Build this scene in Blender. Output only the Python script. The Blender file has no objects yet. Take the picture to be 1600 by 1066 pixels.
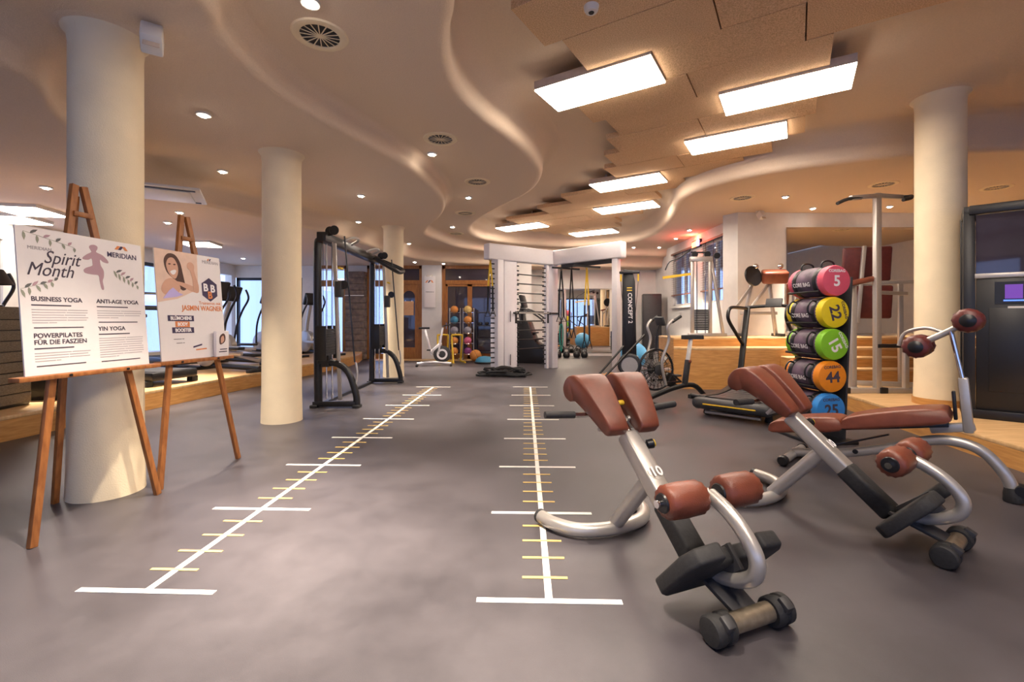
import bpy, bmesh, math, random
from mathutils import Vector, Matrix
from mathutils.geometry import tessellate_polygon
random.seed(7)
R = math.radians
scene = bpy.context.scene
col = scene.collection
# ---------------------------------------------------------------- camera, world, exposure
FPX, CH, HOR = 711.0, 1.2, 500.0
cam = bpy.data.cameras.new('camera'); cam.sensor_width = 36; cam.lens = 36*FPX/1600
cam.shift_y = -(533-HOR)/1600; cam.clip_start = .05
camo = bpy.data.objects.new('camera', cam); col.objects.link(camo)
camo.location = (0, 0, CH); camo.rotation_euler = (R(90), 0, 0)
scene.camera = camo
w = bpy.data.worlds.new('world'); scene.world = w; w.use_nodes = True
w.node_tree.nodes['Background'].inputs[0].default_value = (.47, .62, 1, 1)
w.node_tree.nodes['Background'].inputs[1].default_value = .62
vs = scene.view_settings
vs.view_transform = 'Standard'; vs.look = 'None'; vs.gamma = 1; vs.use_curve_mapping = False
vs.exposure = 1.78
PANEL_EMIT, SPOT_W, DISC_EMIT = 8.0, 330.0, 30.0

# ---------------------------------------------------------------- helpers
def F(x, y, z=0):                       # photo pixel -> point on the level z
    Y = FPX*(CH-z)/(y-HOR); return Vector(((x-800)/FPX*Y, Y, z))
def mat(name, c, rough=.5, metal=0, noise=0, nscale=20, bump=0, bscale=60, emit=0, c2=None, trans=0, coat=0, stretch=None):
    m = bpy.data.materials.new(name); m.use_nodes = True
    nt = m.node_tree; b = nt.nodes['Principled BSDF']
    b.inputs['Base Color'].default_value = (*c, 1); b.inputs['Roughness'].default_value = rough
    b.inputs['Metallic'].default_value = metal
    if coat: b.inputs['Coat Weight'].default_value = coat
    if trans: b.inputs['Transmission Weight'].default_value = trans
    if emit:
        b.inputs['Emission Color'].default_value = (*c, 1); b.inputs['Emission Strength'].default_value = emit
    tc = nt.nodes.new('ShaderNodeTexCoord'); mp = nt.nodes.new('ShaderNodeMapping')
    nt.links.new(tc.outputs['Object'], mp.inputs[0])
    if stretch: mp.inputs['Scale'].default_value = stretch
    if noise or c2:
        n = nt.nodes.new('ShaderNodeTexNoise'); n.inputs['Scale'].default_value = nscale; n.inputs['Detail'].default_value = 6
        nt.links.new(mp.outputs[0], n.inputs['Vector'])
        r = nt.nodes.new('ShaderNodeValToRGB')
        k2 = c2 or tuple(v*(1-noise) for v in c)
        r.color_ramp.elements[0].color = (*k2, 1); r.color_ramp.elements[1].color = (*c, 1)
        r.color_ramp.elements[0].position = .32; r.color_ramp.elements[1].position = .68
        nt.links.new(n.outputs['Fac'], r.inputs[0]); nt.links.new(r.outputs[0], b.inputs['Base Color'])
    if bump:
        n2 = nt.nodes.new('ShaderNodeTexNoise'); n2.inputs['Scale'].default_value = bscale; n2.inputs['Detail'].default_value = 4
        nt.links.new(mp.outputs[0], n2.inputs['Vector'])
        bp = nt.nodes.new('ShaderNodeBump'); bp.inputs['Strength'].default_value = bump; bp.inputs['Distance'].default_value = .02
        nt.links.new(n2.outputs['Fac'], bp.inputs['Height']); nt.links.new(bp.outputs[0], b.inputs['Normal'])
    return m
M = dict(
 plaster=mat('plaster', (.76, .60, .45), .9, noise=.08, nscale=90, bump=.35, bscale=140),
 wallw=mat('wall_paint', (.76, .73, .70), .85, noise=.05, nscale=8, bump=.1),
 column=mat('column_plaster', (.86, .72, .50), .8, noise=.07, nscale=5, bump=.15, bscale=120),
 chip=mat('wood_wool_board', (.92, .64, .38), .9, nscale=110, c2=(.56, .34, .17), bump=.5, bscale=180),
 panelside=mat('board_edge', (.62, .50, .40), .8, noise=.1),
 oak=mat('oak_veneer', (.62, .32, .10), .4, nscale=5, c2=(.46, .21, .055), stretch=(1, 1, 9)),
 oaktop=mat('oak_parquet', (.70, .46, .23), .4, nscale=4, c2=(.56, .34, .15), stretch=(1, 6, 1)),
 frame=mat('timber_frame', (.42, .17, .035), .4, nscale=6, c2=(.28, .10, .02), stretch=(6, 6, 1)),
 easel=mat('stained_pine', (.40, .15, .04), .45, nscale=9, c2=(.24, .08, .02), stretch=(5, 5, 1)),
 black=mat('black_powder_coat', (.011, .0105, .012), .36, noise=.2, nscale=40),
 rubber=mat('black_rubber', (.022, .021, .022), .7, noise=.3, nscale=60, bump=.1),
 dgrey=mat('dark_grey_plastic', (.036, .035, .038), .48, noise=.15),
 silver=mat('silver_paint', (.50, .47, .44), .33, metal=.55, noise=.06, nscale=30),
 chrome=mat('chrome', (.75, .74, .74), .1, metal=1),
 bronze=mat('worn_axle', (.40, .33, .24), .35, metal=.7, noise=.3, nscale=30),
 lilac=mat('white_lacquer', (.80, .77, .80), .35, noise=.03),
 white=mat('white_board', (.83, .78, .77), .6, noise=.02),
 whitep=mat('white_plastic', (.75, .72, .68), .45, noise=.03),
 leather=mat('brown_leather', (.20, .052, .027), .38, noise=.25, nscale=14, bump=.12, bscale=220),
 leatherd=mat('dark_red_leather', (.13, .025, .022), .4, noise=.25, nscale=14, bump=.1, bscale=200),
 yellow=mat('yellow_plastic', (.80, .52, .03), .45, noise=.08),
 tapew=mat('white_floor_tape', (.80, .77, .72), .6, noise=.12, nscale=30),
 tapey=mat('yellow_floor_tape', (.72, .50, .16), .6, noise=.15, nscale=30),
 mirror=mat('mirror_glass', (.86, .84, .78), .015, metal=1),
 dglass=mat('dark_glass', (.055, .045, .065), .04, noise=.3, nscale=2, coat=.6),
 ink=mat('ink_dark', (.06, .045, .07), .7), inkg=mat('ink_grey', (.42, .38, .40), .7), mauve=mat('ink_mauve', (.46, .29, .33), .7),
 leaf=mat('ink_leaf', (.30, .31, .24), .7), leafd=mat('ink_leaf_dark', (.13, .13, .13), .7), orange=mat('ink_orange', (.72, .24, .08), .7),
 navy=mat('ink_navy', (.05, .035, .09), .7), skin=mat('print_skin', (.66, .38, .27), .7, noise=.08, nscale=6), skinl=mat('print_peach', (.80, .58, .46), .7, noise=.08),
 hair=mat('print_hair', (.10, .045, .035), .7, noise=.3), top=mat('print_lavender', (.52, .44, .78), .7), wink=mat('ink_white', (.86, .82, .82), .7),
 pink=mat('bag_pink', (.72, .10, .16), .5, noise=.06), byellow=mat('bag_yellow', (.80, .62, .01), .5, noise=.06), green=mat('bag_green', (.22, .55, .02), .5, noise=.06),
 borange=mat('bag_orange', (.85, .27, .01), .5, noise=.06), blue=mat('bag_blue', (.03, .25, .68), .5, noise=.06), purple=mat('bag_print', (.16, .10, .15), .5, nscale=9, c2=(.035, .03, .04)),
 rattan=mat('woven_rattan', (.24, .19, .13), .7, nscale=40, c2=(.12, .09, .06), bump=.4, stretch=(1, 1, 5)),
 brick=mat('slate_stone', (.26, .19, .15), .85, nscale=8, c2=(.12, .09, .085), bump=.5, bscale=30),
 teal=mat('teal_band', (.02, .28, .22), .5), ballo=mat('ball_orange', (.70, .27, .06), .6, noise=.15), ballb=mat('ball_blue', (.05, .25, .42), .6, noise=.15),
 ballg=mat('ball_grey', (.30, .28, .33), .6, noise=.15), ballp=mat('ball_pink', (.60, .12, .25), .6, noise=.15), ballv=mat('ball_purple', (.25, .05, .22), .6, noise=.15), bally=mat('ball_yellow', (.75, .52, .18), .6, noise=.15),
 rope=mat('black_rope', (.02, .02, .022), .75, bump=.6, bscale=120), blind=mat('blind_wood', (.22, .09, .05), .5, noise=.2), towel=mat('peach_cloth', (.75, .42, .22), .8, noise=.1),
 emitp=mat('panel_diffuser', (1, .86, .72), .5, emit=PANEL_EMIT), emits=mat('lamp_disc', (1, .88, .74), .5, emit=DISC_EMIT),
 screenb=mat('screen_blue', (.10, .22, .85), .3, emit=.4), screenp=mat('screen_purple', (.12, .04, .30), .3, emit=.25), ledr=mat('led_orange', (1, .22, .06), .4, emit=3), ledb=mat('led_blue', (.2, .2, 1), .4, emit=3),
 lampglow=mat('lamp_glow', (1, .45, .2), .5, emit=2), shade=mat('lamp_shade', (.05, .035, .03), .8),
)
def floor_mat():
    m = mat('rubber_floor', (.135, .112, .112), .42, bump=.12, bscale=350)
    nt = m.node_tree; b = nt.nodes['Principled BSDF']; tc = nt.nodes.new('ShaderNodeTexCoord')
    a = nt.nodes.new('ShaderNodeTexNoise'); a.inputs['Scale'].default_value = 1.1; a.inputs['Detail'].default_value = 9; a.inputs['Roughness'].default_value = .65
    nt.links.new(tc.outputs['Object'], a.inputs['Vector'])
    r = nt.nodes.new('ShaderNodeValToRGB'); r.color_ramp.elements[0].position = .3; r.color_ramp.elements[1].position = .72
    r.color_ramp.elements[0].color = (.032, .028, .033, 1); r.color_ramp.elements[1].color = (.088, .078, .088, 1)
    nt.links.new(a.outputs['Fac'], r.inputs[0]); nt.links.new(r.outputs[0], b.inputs['Base Color'])
    r2 = nt.nodes.new('ShaderNodeMapRange'); r2.inputs[3].default_value = .30; r2.inputs[4].default_value = .52
    nt.links.new(a.outputs['Fac'], r2.inputs[0]); nt.links.new(r2.outputs[0], b.inputs['Roughness'])
    return m
M['floor'] = floor_mat()

def smooth_pts(pts, k=6, closed=False):
    P = [Vector(p) for p in pts]; n = len(P); out = []
    for i in range(n if closed else n-1):
        if closed: a, b, c, d = P[i-1], P[i], P[(i+1) % n], P[(i+2) % n]
        else: a, b, c, d = P[max(i-1, 0)], P[i], P[i+1], P[min(i+2, n-1)]
        for j in range(k):
            t = j/k
            out.append(.5*((2*b)+(c-a)*t+(2*a-5*b+4*c-d)*t*t+(3*b-a-3*c+d)*t**3))
    if not closed: out.append(P[-1])
    return out
class MB:
    def __init__(s): s.v = []; s.f = []
    def add(s, vs_, fs):
        o = len(s.v); s.v += [Vector(p) for p in vs_]; s.f += [[i+o for i in f] for f in fs]; return s
    def box(s, c, d, rot=None):
        h = Vector(d)/2; pts = [Vector((sx*h.x, sy*h.y, sz*h.z)) for sx in (-1, 1) for sy in (-1, 1) for sz in (-1, 1)]
        if rot is not None:
            m = rot if isinstance(rot, Matrix) else Matrix.Rotation(rot[2], 3, 'Z') @ Matrix.Rotation(rot[1], 3, 'Y') @ Matrix.Rotation(rot[0], 3, 'X')
            pts = [m @ p for p in pts]
        c = Vector(c)
        return s.add([p+c for p in pts], [(0, 1, 3, 2), (4, 6, 7, 5), (0, 4, 5, 1), (2, 3, 7, 6), (0, 2, 6, 4), (1, 5, 7, 3)])
    def bx(s, x0, x1, y0, y1, z0, z1): return s.box(((x0+x1)/2, (y0+y1)/2, (z0+z1)/2), (abs(x1-x0), abs(y1-y0), abs(z1-z0)))
    def bar(s, p, q, wd, ht, up=(0, 0, 1)):          # rectangular bar from p to q
        p, q = Vector(p), Vector(q); d = (q-p).normalized(); u = Vector(up)
        if abs(d.dot(u)) > .97: u = Vector((0, 1, 0))
        x = d.cross(u).normalized(); y = x.cross(d).normalized()
        pts = [e+x*a*wd/2+y*b*ht/2 for e in (p, q) for a, b in ((-1, -1), (1, -1), (1, 1), (-1, 1))]
        return s.add(pts, [(3, 2, 1, 0), (4, 5, 6, 7), (0, 1, 5, 4), (1, 2, 6, 5), (2, 3, 7, 6), (3, 0, 4, 7)])
    def tube(s, pts, r, n=10, sm=0, closed=False, cap=True):
        P = smooth_pts(pts, sm, closed) if sm else [Vector(p) for p in pts]
        k = len(P); rs = r if isinstance(r, (list, tuple)) else None
        t0 = (P[1]-P[0]).normalized(); u = t0.orthogonal().normalized(); rings = []
        for i, p in enumerate(P):
            if closed: t = (P[(i+1) % k]-P[i-1]).normalized()
            else: t = (P[min(i+1, k-1)]-P[max(i-1, 0)]).normalized()
            u = (u-t*u.dot(t)).normalized(); v = t.cross(u)
            if rs: f = i/(k-1)*(len(rs)-1); j = min(int(f), len(rs)-2); rr = rs[j]+(rs[j+1]-rs[j])*(f-j)
            else: rr = r
            rings.append([p+(u*math.cos(a)+v*math.sin(a))*rr for a in [2*math.pi*q/n for q in range(n)]])
        fs = []; m = k if closed else k-1
        for i in range(m):
            j = (i+1) % k
            fs += [(i*n+q, i*n+(q+1) % n, j*n+(q+1) % n, j*n+q) for q in range(n)]
        if cap and not closed: fs += [tuple(range(n-1, -1, -1)), tuple((k-1)*n+q for q in range(n))]
        return s.add([p for r_ in rings for p in r_], fs)
    def cyl(s, p, q, r, r2=None, n=16): return s.tube([p, q], [r, r if r2 is None else r2], n)
    def lathe(s, prof, p=(0, 0, 0), ax=(0, 0, 1), n=20, ring=False):     # prof: (radius, height) along ax
        ax = Vector(ax).normalized(); u = ax.orthogonal().normalized(); v = ax.cross(u); p = Vector(p)
        vs_ = [p+ax*h+(u*math.cos(2*math.pi*q/n)+v*math.sin(2*math.pi*q/n))*max(r, 1e-4) for r, h in prof for q in range(n)]
        k = len(prof)
        fs = [(i*n+q, i*n+(q+1) % n, (i+1)*n+(q+1) % n, (i+1)*n+q) for i in range(k-1) for q in range(n)]
        if ring: fs += [((k-1)*n+q, (k-1)*n+(q+1) % n, (q+1) % n, q) for q in range(n)]
        else: fs += [tuple(range(n-1, -1, -1)), tuple((k-1)*n+q for q in range(n))]
        return s.add(vs_, fs)
    def sphere(s, c, r, n=16, sc=(1, 1, 1)):
        o = MB().lathe([(r*math.sin(math.pi*i/10), -r*math.cos(math.pi*i/10)) for i in range(11)], n=n)
        return s.add([Vector((p.x*sc[0], p.y*sc[1], p.z*sc[2]))+Vector(c) for p in o.v], o.f)
    def prism(s, poly, o, ex, ey, dv):                       # polygon in the plane (ex, ey) at o, extruded by dv
        o, ex, ey, dv = map(Vector, (o, ex, ey, dv)); n = len(poly)
        a = [o+ex*x+ey*y for x, y in poly]
        return s.add(a+[p+dv for p in a], [tuple(range(n-1, -1, -1)), tuple(range(n, 2*n))]+[(i, (i+1) % n, n+(i+1) % n, n+i) for i in range(n)])
    def torus(s, c, ax, Rr, r, n=24, m=8):
        ax = Vector(ax).normalized(); u = ax.orthogonal().normalized(); v = ax.cross(u); c = Vector(c)
        return s.tube([c+(u*math.cos(2*math.pi*i/n)+v*math.sin(2*math.pi*i/n))*Rr for i in range(n)], r, m, closed=True)
    def build(s, name, m, parent=None, bev=0, seg=2, ang=38):
        me = bpy.data.meshes.new(name); bm = bmesh.new()
        vv = [bm.verts.new(p) for p in s.v]
        for f in s.f:
            try: bm.faces.new([vv[i] for i in f])
            except ValueError: pass
        bmesh.ops.recalc_face_normals(bm, faces=bm.faces)
        if bev:
            ed = [e for e in bm.edges if len(e.link_faces) == 2 and e.calc_face_angle(0) > R(40)]
            bmesh.ops.bevel(bm, geom=ed, offset=bev, segments=seg, affect='EDGES', profile=.5, clamp_overlap=True)
        for f in bm.faces: f.smooth = True
        bm.to_mesh(me); bm.free(); me.set_sharp_from_angle(angle=R(ang))
        me.materials.append(M[m] if isinstance(m, str) else m)
        o = bpy.data.objects.new(name, me); col.objects.link(o)
        if parent: o.parent = parent
        return o
def tag(o, label, cat, group=None):
    o['label'] = label; o['category'] = cat
    if group: o['group'] = group
    return o
def thing(name, label, cat, loc=(0, 0, 0), rz=0, group=None):
    o = bpy.data.objects.new(name, None); col.objects.link(o); o.empty_display_size = .1
    o.location = loc; o.rotation_euler = (0, 0, rz); return tag(o, label, cat, group)
def struct(o): o['kind'] = 'structure'; return o
def dup(o, loc, rz=None, label=None, parent=None):
    c = o.copy(); col.objects.link(c)
    if parent: c.parent = parent
    else:
        c.location = loc
        if rz is not None: c.rotation_euler = (0, 0, rz)
        if label: c['label'] = label
    for ch in [q for q in o.children]:
        dup(ch, None, parent=c)
    return c
def text(s, size, m, parent, mw, name='lettering', align='LEFT', shear=0, bold=0, sx=1):
    cu = bpy.data.curves.new(name, 'FONT'); cu.body = s; cu.size = size; cu.align_x = align; cu.shear = shear; cu.offset = bold; cu.extrude = .0006; cu.resolution_u = 3
    t = bpy.data.objects.new('tmp', cu); col.objects.link(t)
    me = bpy.data.meshes.new_from_object(t.evaluated_get(bpy.context.evaluated_depsgraph_get()))
    bpy.data.objects.remove(t); bpy.data.curves.remove(cu)
    me.name = name; me.materials.clear(); me.materials.append(M[m]); me.transform(mw @ Matrix.Diagonal((sx, 1, 1, 1)))
    o = bpy.data.objects.new(name, me); col.objects.link(o); o.parent = parent; return o
def basis(o, ex, ey):                                        # matrix: text plane x=ex, y=ey at o
    ex = Vector(ex).normalized(); ey = Vector(ey); ey = (ey-ex*ey.dot(ex)).normalized(); ez = ex.cross(ey)
    return Matrix(((ex.x, ey.x, ez.x, o[0]), (ex.y, ey.y, ez.y, o[1]), (ex.z, ey.z, ez.z, o[2]), (0, 0, 0, 1)))
# ================================================================ SETTING
XL, XR, YF, YB, YB2, XW = -8.5, 11.0, -3.5, 14.0, 15.2, 4.8
ZA, ZB, ZC, ZD = 2.87, 3.18, 3.40, 3.85
struct(MB().bx(XL-.2, XR+.2, YF-.2, YB2+.2, -.1, 0).build('floor', 'floor'))
def atz(x, y, z): return F(x, y, z)
c1 = [(-6.2, YF), (-5.2, -.5), (-4.2, 1.4)]+[atz(x, y, ZA)[:2] for x, y in ((0, 98), (105, 190), (230, 296), (400, 338), (471, 354))]+[(-3.3, 9.75), (-3.1, 11.0), (-2.85, 11.9), (-2.3, 12.85), (-1.3, 13.5), (-.1, 13.92), (.9, 14.25), (1.8, 14.42), (2.9, 14.4), (4.2, 14.5), (XR, 14.85)]
c2 = [(-2.6, YF), (-2.2, -.5), (-2.1, 1.6)]+[atz(x, y, ZB)[:2] for x, y in ((318, 0), (350, 58), (400, 110), (470, 165), (560, 216), (640, 262), (688, 303), (696, 325), (688, 341), (671, 356), (668, 367))]+[(-1.75, 11.4), (-1.45, 12.3), (-.85, 13.0), (0, 13.5), (.9, 13.85), (1.7, 14.05), (2.9, 13.95), (4.2, 14.1), (XR, 14.5)]
c3 = [(-.1, YF), (-.2, -1), (-.25, 1.2)]+[atz(x, y, ZC)[:2] for x, y in ((712, -20), (703, 60), (708, 112), (728, 152), (760, 184), (800, 214), (835, 246), (848, 274), (832, 300), (790, 322), (756, 340))]+[(-.95, 10.8), (-.98, 11.7), (-.68, 12.5), (0, 13.05), (.9, 13.5), (1.7, 13.72), (2.6, 13.5), (3.35, 12.85), (3.6, 11.9)]+[atz(x, y, ZC)[:2] for x, y in ((1036, 352), (1049, 334), (1060, 313), (1105, 292), (1200, 270), (1350, 250), (1500, 237))]+[(7.5, 5.75), (9.2, 5.1), (XR, 4.9)]
def offs(pts, d):
    out = []
    for i, p in enumerate(pts):
        t = (pts[min(i+1, len(pts)-1)]-pts[max(i-1, 0)]).normalized(); n = Vector((t.y, -t.x, 0)); out.append(p+n*d)
    return out
ce = MB()
def contour(c, zl, zh, r, Rr):
    P = smooth_pts([(p[0], p[1], 0) for p in c], 8)
    prof = [(-r+r*math.sin(a), zl+r-r*math.cos(a)) for a in [R(15*i) for i in range(7)]]
    prof += [(Rr-Rr*math.cos(a), zh-Rr+Rr*math.sin(a)) for a in [R(15*i) for i in range(7)]]
    n = len(P); o = len(ce.v)
    for d, z in prof: ce.v += [Vector((q.x, q.y, z)) for q in offs(P, d)]
    for i in range(len(prof)-1):
        ce.f += [[o+i*n+j, o+i*n+j+1, o+(i+1)*n+j+1, o+(i+1)*n+j] for j in range(n-1)]
    return offs(P, -r), offs(P, Rr)
def level(poly, z):
    P = [Vector((p[0], p[1], 0)) for p in poly]; t = tessellate_polygon([P]); o = len(ce.v)
    ce.v += [Vector((p.x, p.y, z)) for p in P]; ce.f += [[o+i for i in f] for f in t]
l1, u1 = contour(c1, ZA, ZB, .06, .22)
l2, u2 = contour(c2, ZB, ZC, .08, .13)
l3, u3 = contour(c3, ZC, ZD, .10, .26)
level(l1+[(XR, YB2+.2), (XL, YB2+.2), (XL, YF)], ZA)
level(u1+l2[::-1], ZB); level(u2+l3[::-1], ZC); level(u3+[(XR, YF)], ZD)
ceil = struct(ce.build('ceiling', 'plaster', ang=50))
ceil.data.validate()
# ---- wood-wool boards hung under the high ceiling, rows turned 32 degrees
c32, s32 = math.cos(R(32)), math.sin(R(32))
def AB(a, b, z): return Vector((c32*a+s32*b, -s32*a+c32*b, z))
rows = [(-2, [(-1.3, 4.2)]), (-1, [(-1.6, .3), (1.5, 3.9)]), (0, [(-1.92, -.74), (-.74, .46), (.46, 1.66), (1.66, 2.86), (2.86, 3.8)]), (1, [(-1.75, -.54), (-.54, .66), (.66, 1.86), (1.86, 3.0)]),
 (2, [(-1.13, .07), (.07, 1.27), (1.27, 2.2)]), (3, [(-2.15, -.93), (-.93, .28)]), (4, [(-2.0, -.71)]), (5, [(-2.2, -1.02), (-1.02, .2)]),
 (6, [(-2.45, -1.3), (-.1, .1)]), (7, [(-2.66, -1.52), (-1.52, -.29)]), (8, [(-1.92, -.68)]), (9, [(-4.0, -2.8), (-2.8, -1.66)]), (10, [(-4.86, -3.6), (-3.6, -2.3)]),
 (11, [(-6.05, -4.9), (-4.9, -3.78)]), (12, [(-5.45, -4.2), (-4.2, -3.0)]), (13, [(-6.2, -5.0), (-5.0, -3.7)]), (14, [(-5.9, -4.9), (-4.9, -3.9)]), (15, [(-5.7, -5.43)])]
def brow(k): return 3.045+.577*k
for k, segs in rows:
    for a0, a1 in segs:
        dz = random.uniform(-.006, .006)
        p = [AB(a, b, 3.66+dz) for a, b in ((a0+.006, brow(k)+.004), (a1-.006, brow(k)+.004), (a1-.006, brow(k+1)-.004), (a0+.006, brow(k+1)-.004))]
        o = MB().add(p+[q+Vector((0, 0, .07)) for q in p], [(0, 1, 2, 3), (7, 6, 5, 4), (0, 4, 5, 1), (1, 5, 6, 2), (2, 6, 7, 3), (3, 7, 4, 0)]).build('ceiling_board', 'chip', ceil)
        mid = sum((q for q in p), Vector())/4
        h = MB().bx(mid.x-.02, mid.x+.02, mid.y-.02, mid.y+.02, 3.72, 3.86).build('hanger', 'panelside', o)
near = 'over the bench rows'
lights = [(2, -2.35, -1.13, 'bright rectangular ceiling light with its end over bare plaster, beside the smoke detector board'), (4, -.71, .49, 'bright rectangular ceiling light hung in the widest rows of chip boards, towards the right column'),
 (6, -1.3, -.1, 'bright rectangular ceiling light directly before the two wall-side board ends'), (8, -3.16, -1.92, 'bright rectangular ceiling light beside three short stepped board ends'),
 (11, -3.78, -2.48, 'bright rectangular ceiling light with a boxed end above the white training rig'), (12, -6.75, -5.45, 'bright rectangular ceiling light nearest the curved plaster edge beyond the rig'), (15, -5.43, -4.17, 'bright rectangular ceiling light farthest back above the rig')]
lights += [(-1, .3, 1.5, 'added fill light panel in the board rows, out of view overhead'), (-4, .1, 1.3, 'added fill light panel out of view, above the camera'), (-5, .6, 1.8, 'added fill light panel out of view, close behind the camera')]  # unseen ceiling panels around the camera, added to brighten the room
for k, a0, a1, lab in lights:
    t = thing('ceiling_light', lab, 'ceiling light', AB((a0+a1)/2, brow(k+.5), 3.62), -R(32), 'large rectangular lights between the boards')
    L, W = a1-a0, .57
    MB().bx(-L/2, L/2, -W/2, W/2, .012, .10).build('housing', 'panelside', t)
    MB().bx(-L/2+.004, L/2-.004, -W/2+.004, W/2-.004, 0, .014).build('diffuser', 'emitp', t)
    MB().bx(-L/2+.2, -L/2+.24, -.02, .02, .1, .235).bx(L/2-.24, L/2-.2, -.02, .02, .1, .235).build('hanger', 'panelside', t)
for x, y, lab in ((44, 332, 'lit square ceiling panel over the cardio platform beside the tall lamp'), (22, 357, 'lit square ceiling panel at the far windows of the cardio area'), (312, 383, 'lit ceiling panel above the cardio machines behind the second poster')):
    t = thing('cardio_ceiling_light', lab, 'ceiling light', F(x, y, ZA-.06) if x != 22 else Vector((-8.08, 7.4, ZA-.06)), .2, 'square lights over the cardio area')
    MB().bx(-.32, .32, -.32, .32, .012, .06).build('housing', 'whitep', t); MB().bx(-.31, .31, -.31, .31, 0, .014).build('diffuser', 'emitp', t)
# spots
spots = [(318, 178, ZB, 1), (348, 267, ZB, 1), (564, 305, ZB, 1), (560, 346, ZB, 1), (675, 240, ZC, 1), (732, 308, ZC, 1), (707, 354, ZC, 1), (485, 3, ZC, 1), (639, 380, ZB, 1), (648, 409, ZA, 0), (693, 411.5, ZA, 0), (300, -140, ZC, 1), (560, -200, ZC, 1), (640, -600, ZC, 1),
 (1227, 307, ZC, 1), (1270, 325, ZC, 1), (1030, 386, ZC, 0), (1056, 372, ZC, 1), (1077, 359, ZC, 1), (72, 292, ZA, 1), (281, 331, ZA, 1), (262, 347, ZA, 0), (1504, 318, ZC, 1), (1390, 322, ZC, 0), (605, 362, ZB, 0), (380, 403, ZA, 0), (990, 386, ZC, 0)]
for i, (x, y, z, lit) in enumerate(spots):
    p = F(x, y, z)
    t = thing('ceiling_spot', {ZA: 'small round recessed spotlight glowing in the low outer ceiling', ZB: 'small round recessed spotlight in the plaster band joining the cream columns', ZC: 'small round recessed spotlight in the plaster band with the swirl vents' if x < 900 else 'small round recessed spotlight in the ceiling before the window and mirror walls'}[z], 'spotlight', p-Vector((0, 0, .03)), 0, {ZA: 'spots in the low ceiling', ZB: 'spots in the column band', ZC: 'spots in the vent band' if x < 900 else 'spots by the right walls'}[z])
    MB().lathe([(.038, .012), (.062, .012), (.066, .018), (.066, .03), (.038, .03)], n=20, ring=True).build('trim_ring', 'whitep', t)
    MB().lathe([(.001, -.002), (.03, .002), (.0375, .012), (.0375, .028), (.001, .028)], n=16).build('lens', 'emits', t)
    if lit:
        l = bpy.data.lights.new('spot', 'SPOT'); l.energy = SPOT_W; l.color = (1, .86, .70); l.spot_size = R(54); l.spot_blend = 1.0; l.shadow_soft_size = .04
        lo = bpy.data.objects.new('spot_beam', l); col.objects.link(lo); lo.location = (0, 0, -.01); lo.parent = t
# vents
def vent(x, y, z, lab, s=1):
    t = thing('swirl_vent', lab, 'air vent', F(x, y, z)-Vector((0, 0, .014)), random.random()*6, 'round swirl vents in the ceiling')
    MB().lathe([(.145, .004), (.155, 0), (.2, .004), (.21, .014), (.145, .0139)], n=36, ring=True).build('rim', 'column', t)
    MB().lathe([(.001, .0115), (.146, .0115), (.146, .0138), (.001, .0138)], n=30).build('dark_throat', 'black', t)
    MB().lathe([(.001, 0), (.022, .002), (.022, .012), (.001, .012)], n=14).build('hub', 'column', t)
    pr = None
    for i in range(16):
        a = i*math.pi/8
        if pr is None:
            pr = MB().bar((.02, 0, .006), (.148, 0, .006), .008, .004).build('blade', 'column', t)
        else:
            b = pr.copy(); col.objects.link(b); b.rotation_euler = (0, 0, a); b.parent = t
for a in ((500, 55, ZC, 'large round swirl vent near the wavy plaster step'), (688, 217, ZC, 'round swirl vent beside a glowing spot before the curving plaster lip'), (746, 284, ZC, 'round swirl vent midway along the middle ceiling band'), (727, 333, ZC, 'small round swirl vent between two spots toward the back'), (712, 365, ZC, 'farthest round swirl vent near the glazed doors'),
 (1160, 309, ZC, 'round swirl vent over the stage before the window wall'), (1380, 288, ZC, 'round swirl vent over the chin-up frame'), (1557, 293, ZC, 'round swirl vent over the tall black machine')): vent(*a)
# cassette, smoke detector, speakers
t = thing('ceiling_cassette', 'white square air cassette with dark slot in low ceiling', 'air vent', F(258, 306, ZA-.05), .5)
MB().bx(-.42, .42, -.42, .42, .02, .05).build('body', 'whitep', t, .01); MB().bx(-.3, .3, -.3, .3, 0, .02).build('grille', 'whitep', t, .008); MB().bx(-.36, .36, .31, .35, .012, .024).bx(-.36, .36, -.35, -.31, .012, .024).build('slot', 'black', t)
t = thing('smoke_detector', 'small white round detector under the nearest chip board', 'smoke detector', F(924, 20, 3.655-.05))
MB().lathe([(.02, 0), (.045, .004), (.055, .02), (.06, .05), (.001, .05)], n=20).build('body', 'whitep', t); MB().lathe([(.02, -.004), (.024, .002), (.001, .002)], n=12).build('sensor', 'black', t)
def wallspeaker(loc, rz, lab, s=1):
    t = thing('wall_speaker', lab, 'speaker', loc, rz)
    rot = Matrix.Rotation(R(-35), 3, 'X')
    MB().box((0, -.12, -.10), (.12*s, .14*s, .16*s), rot).build('cabinet', 'whitep', t, .012)
    MB().box((0, -.18*1, -.145), (.09*s, .006, .11*s), rot).build('grille', 'panelside', t, .002)
    MB().tube([(0, .0, .0), (0, -.01, -.05), (0, -.06, -.075)], .014, 8, 4).lathe([(.03, -.0), (.03, .012)], (0, 0, -.002)).build('bracket', 'whitep', t)
wallspeaker(F(240, 52, ZB-.01), .6, 'white speaker on a curved bracket by the first cream column')
wallspeaker((4.95, 9.2, 3.392), .2, 'white speaker high on the pale pillar beside the wall mirror', .9)
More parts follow.
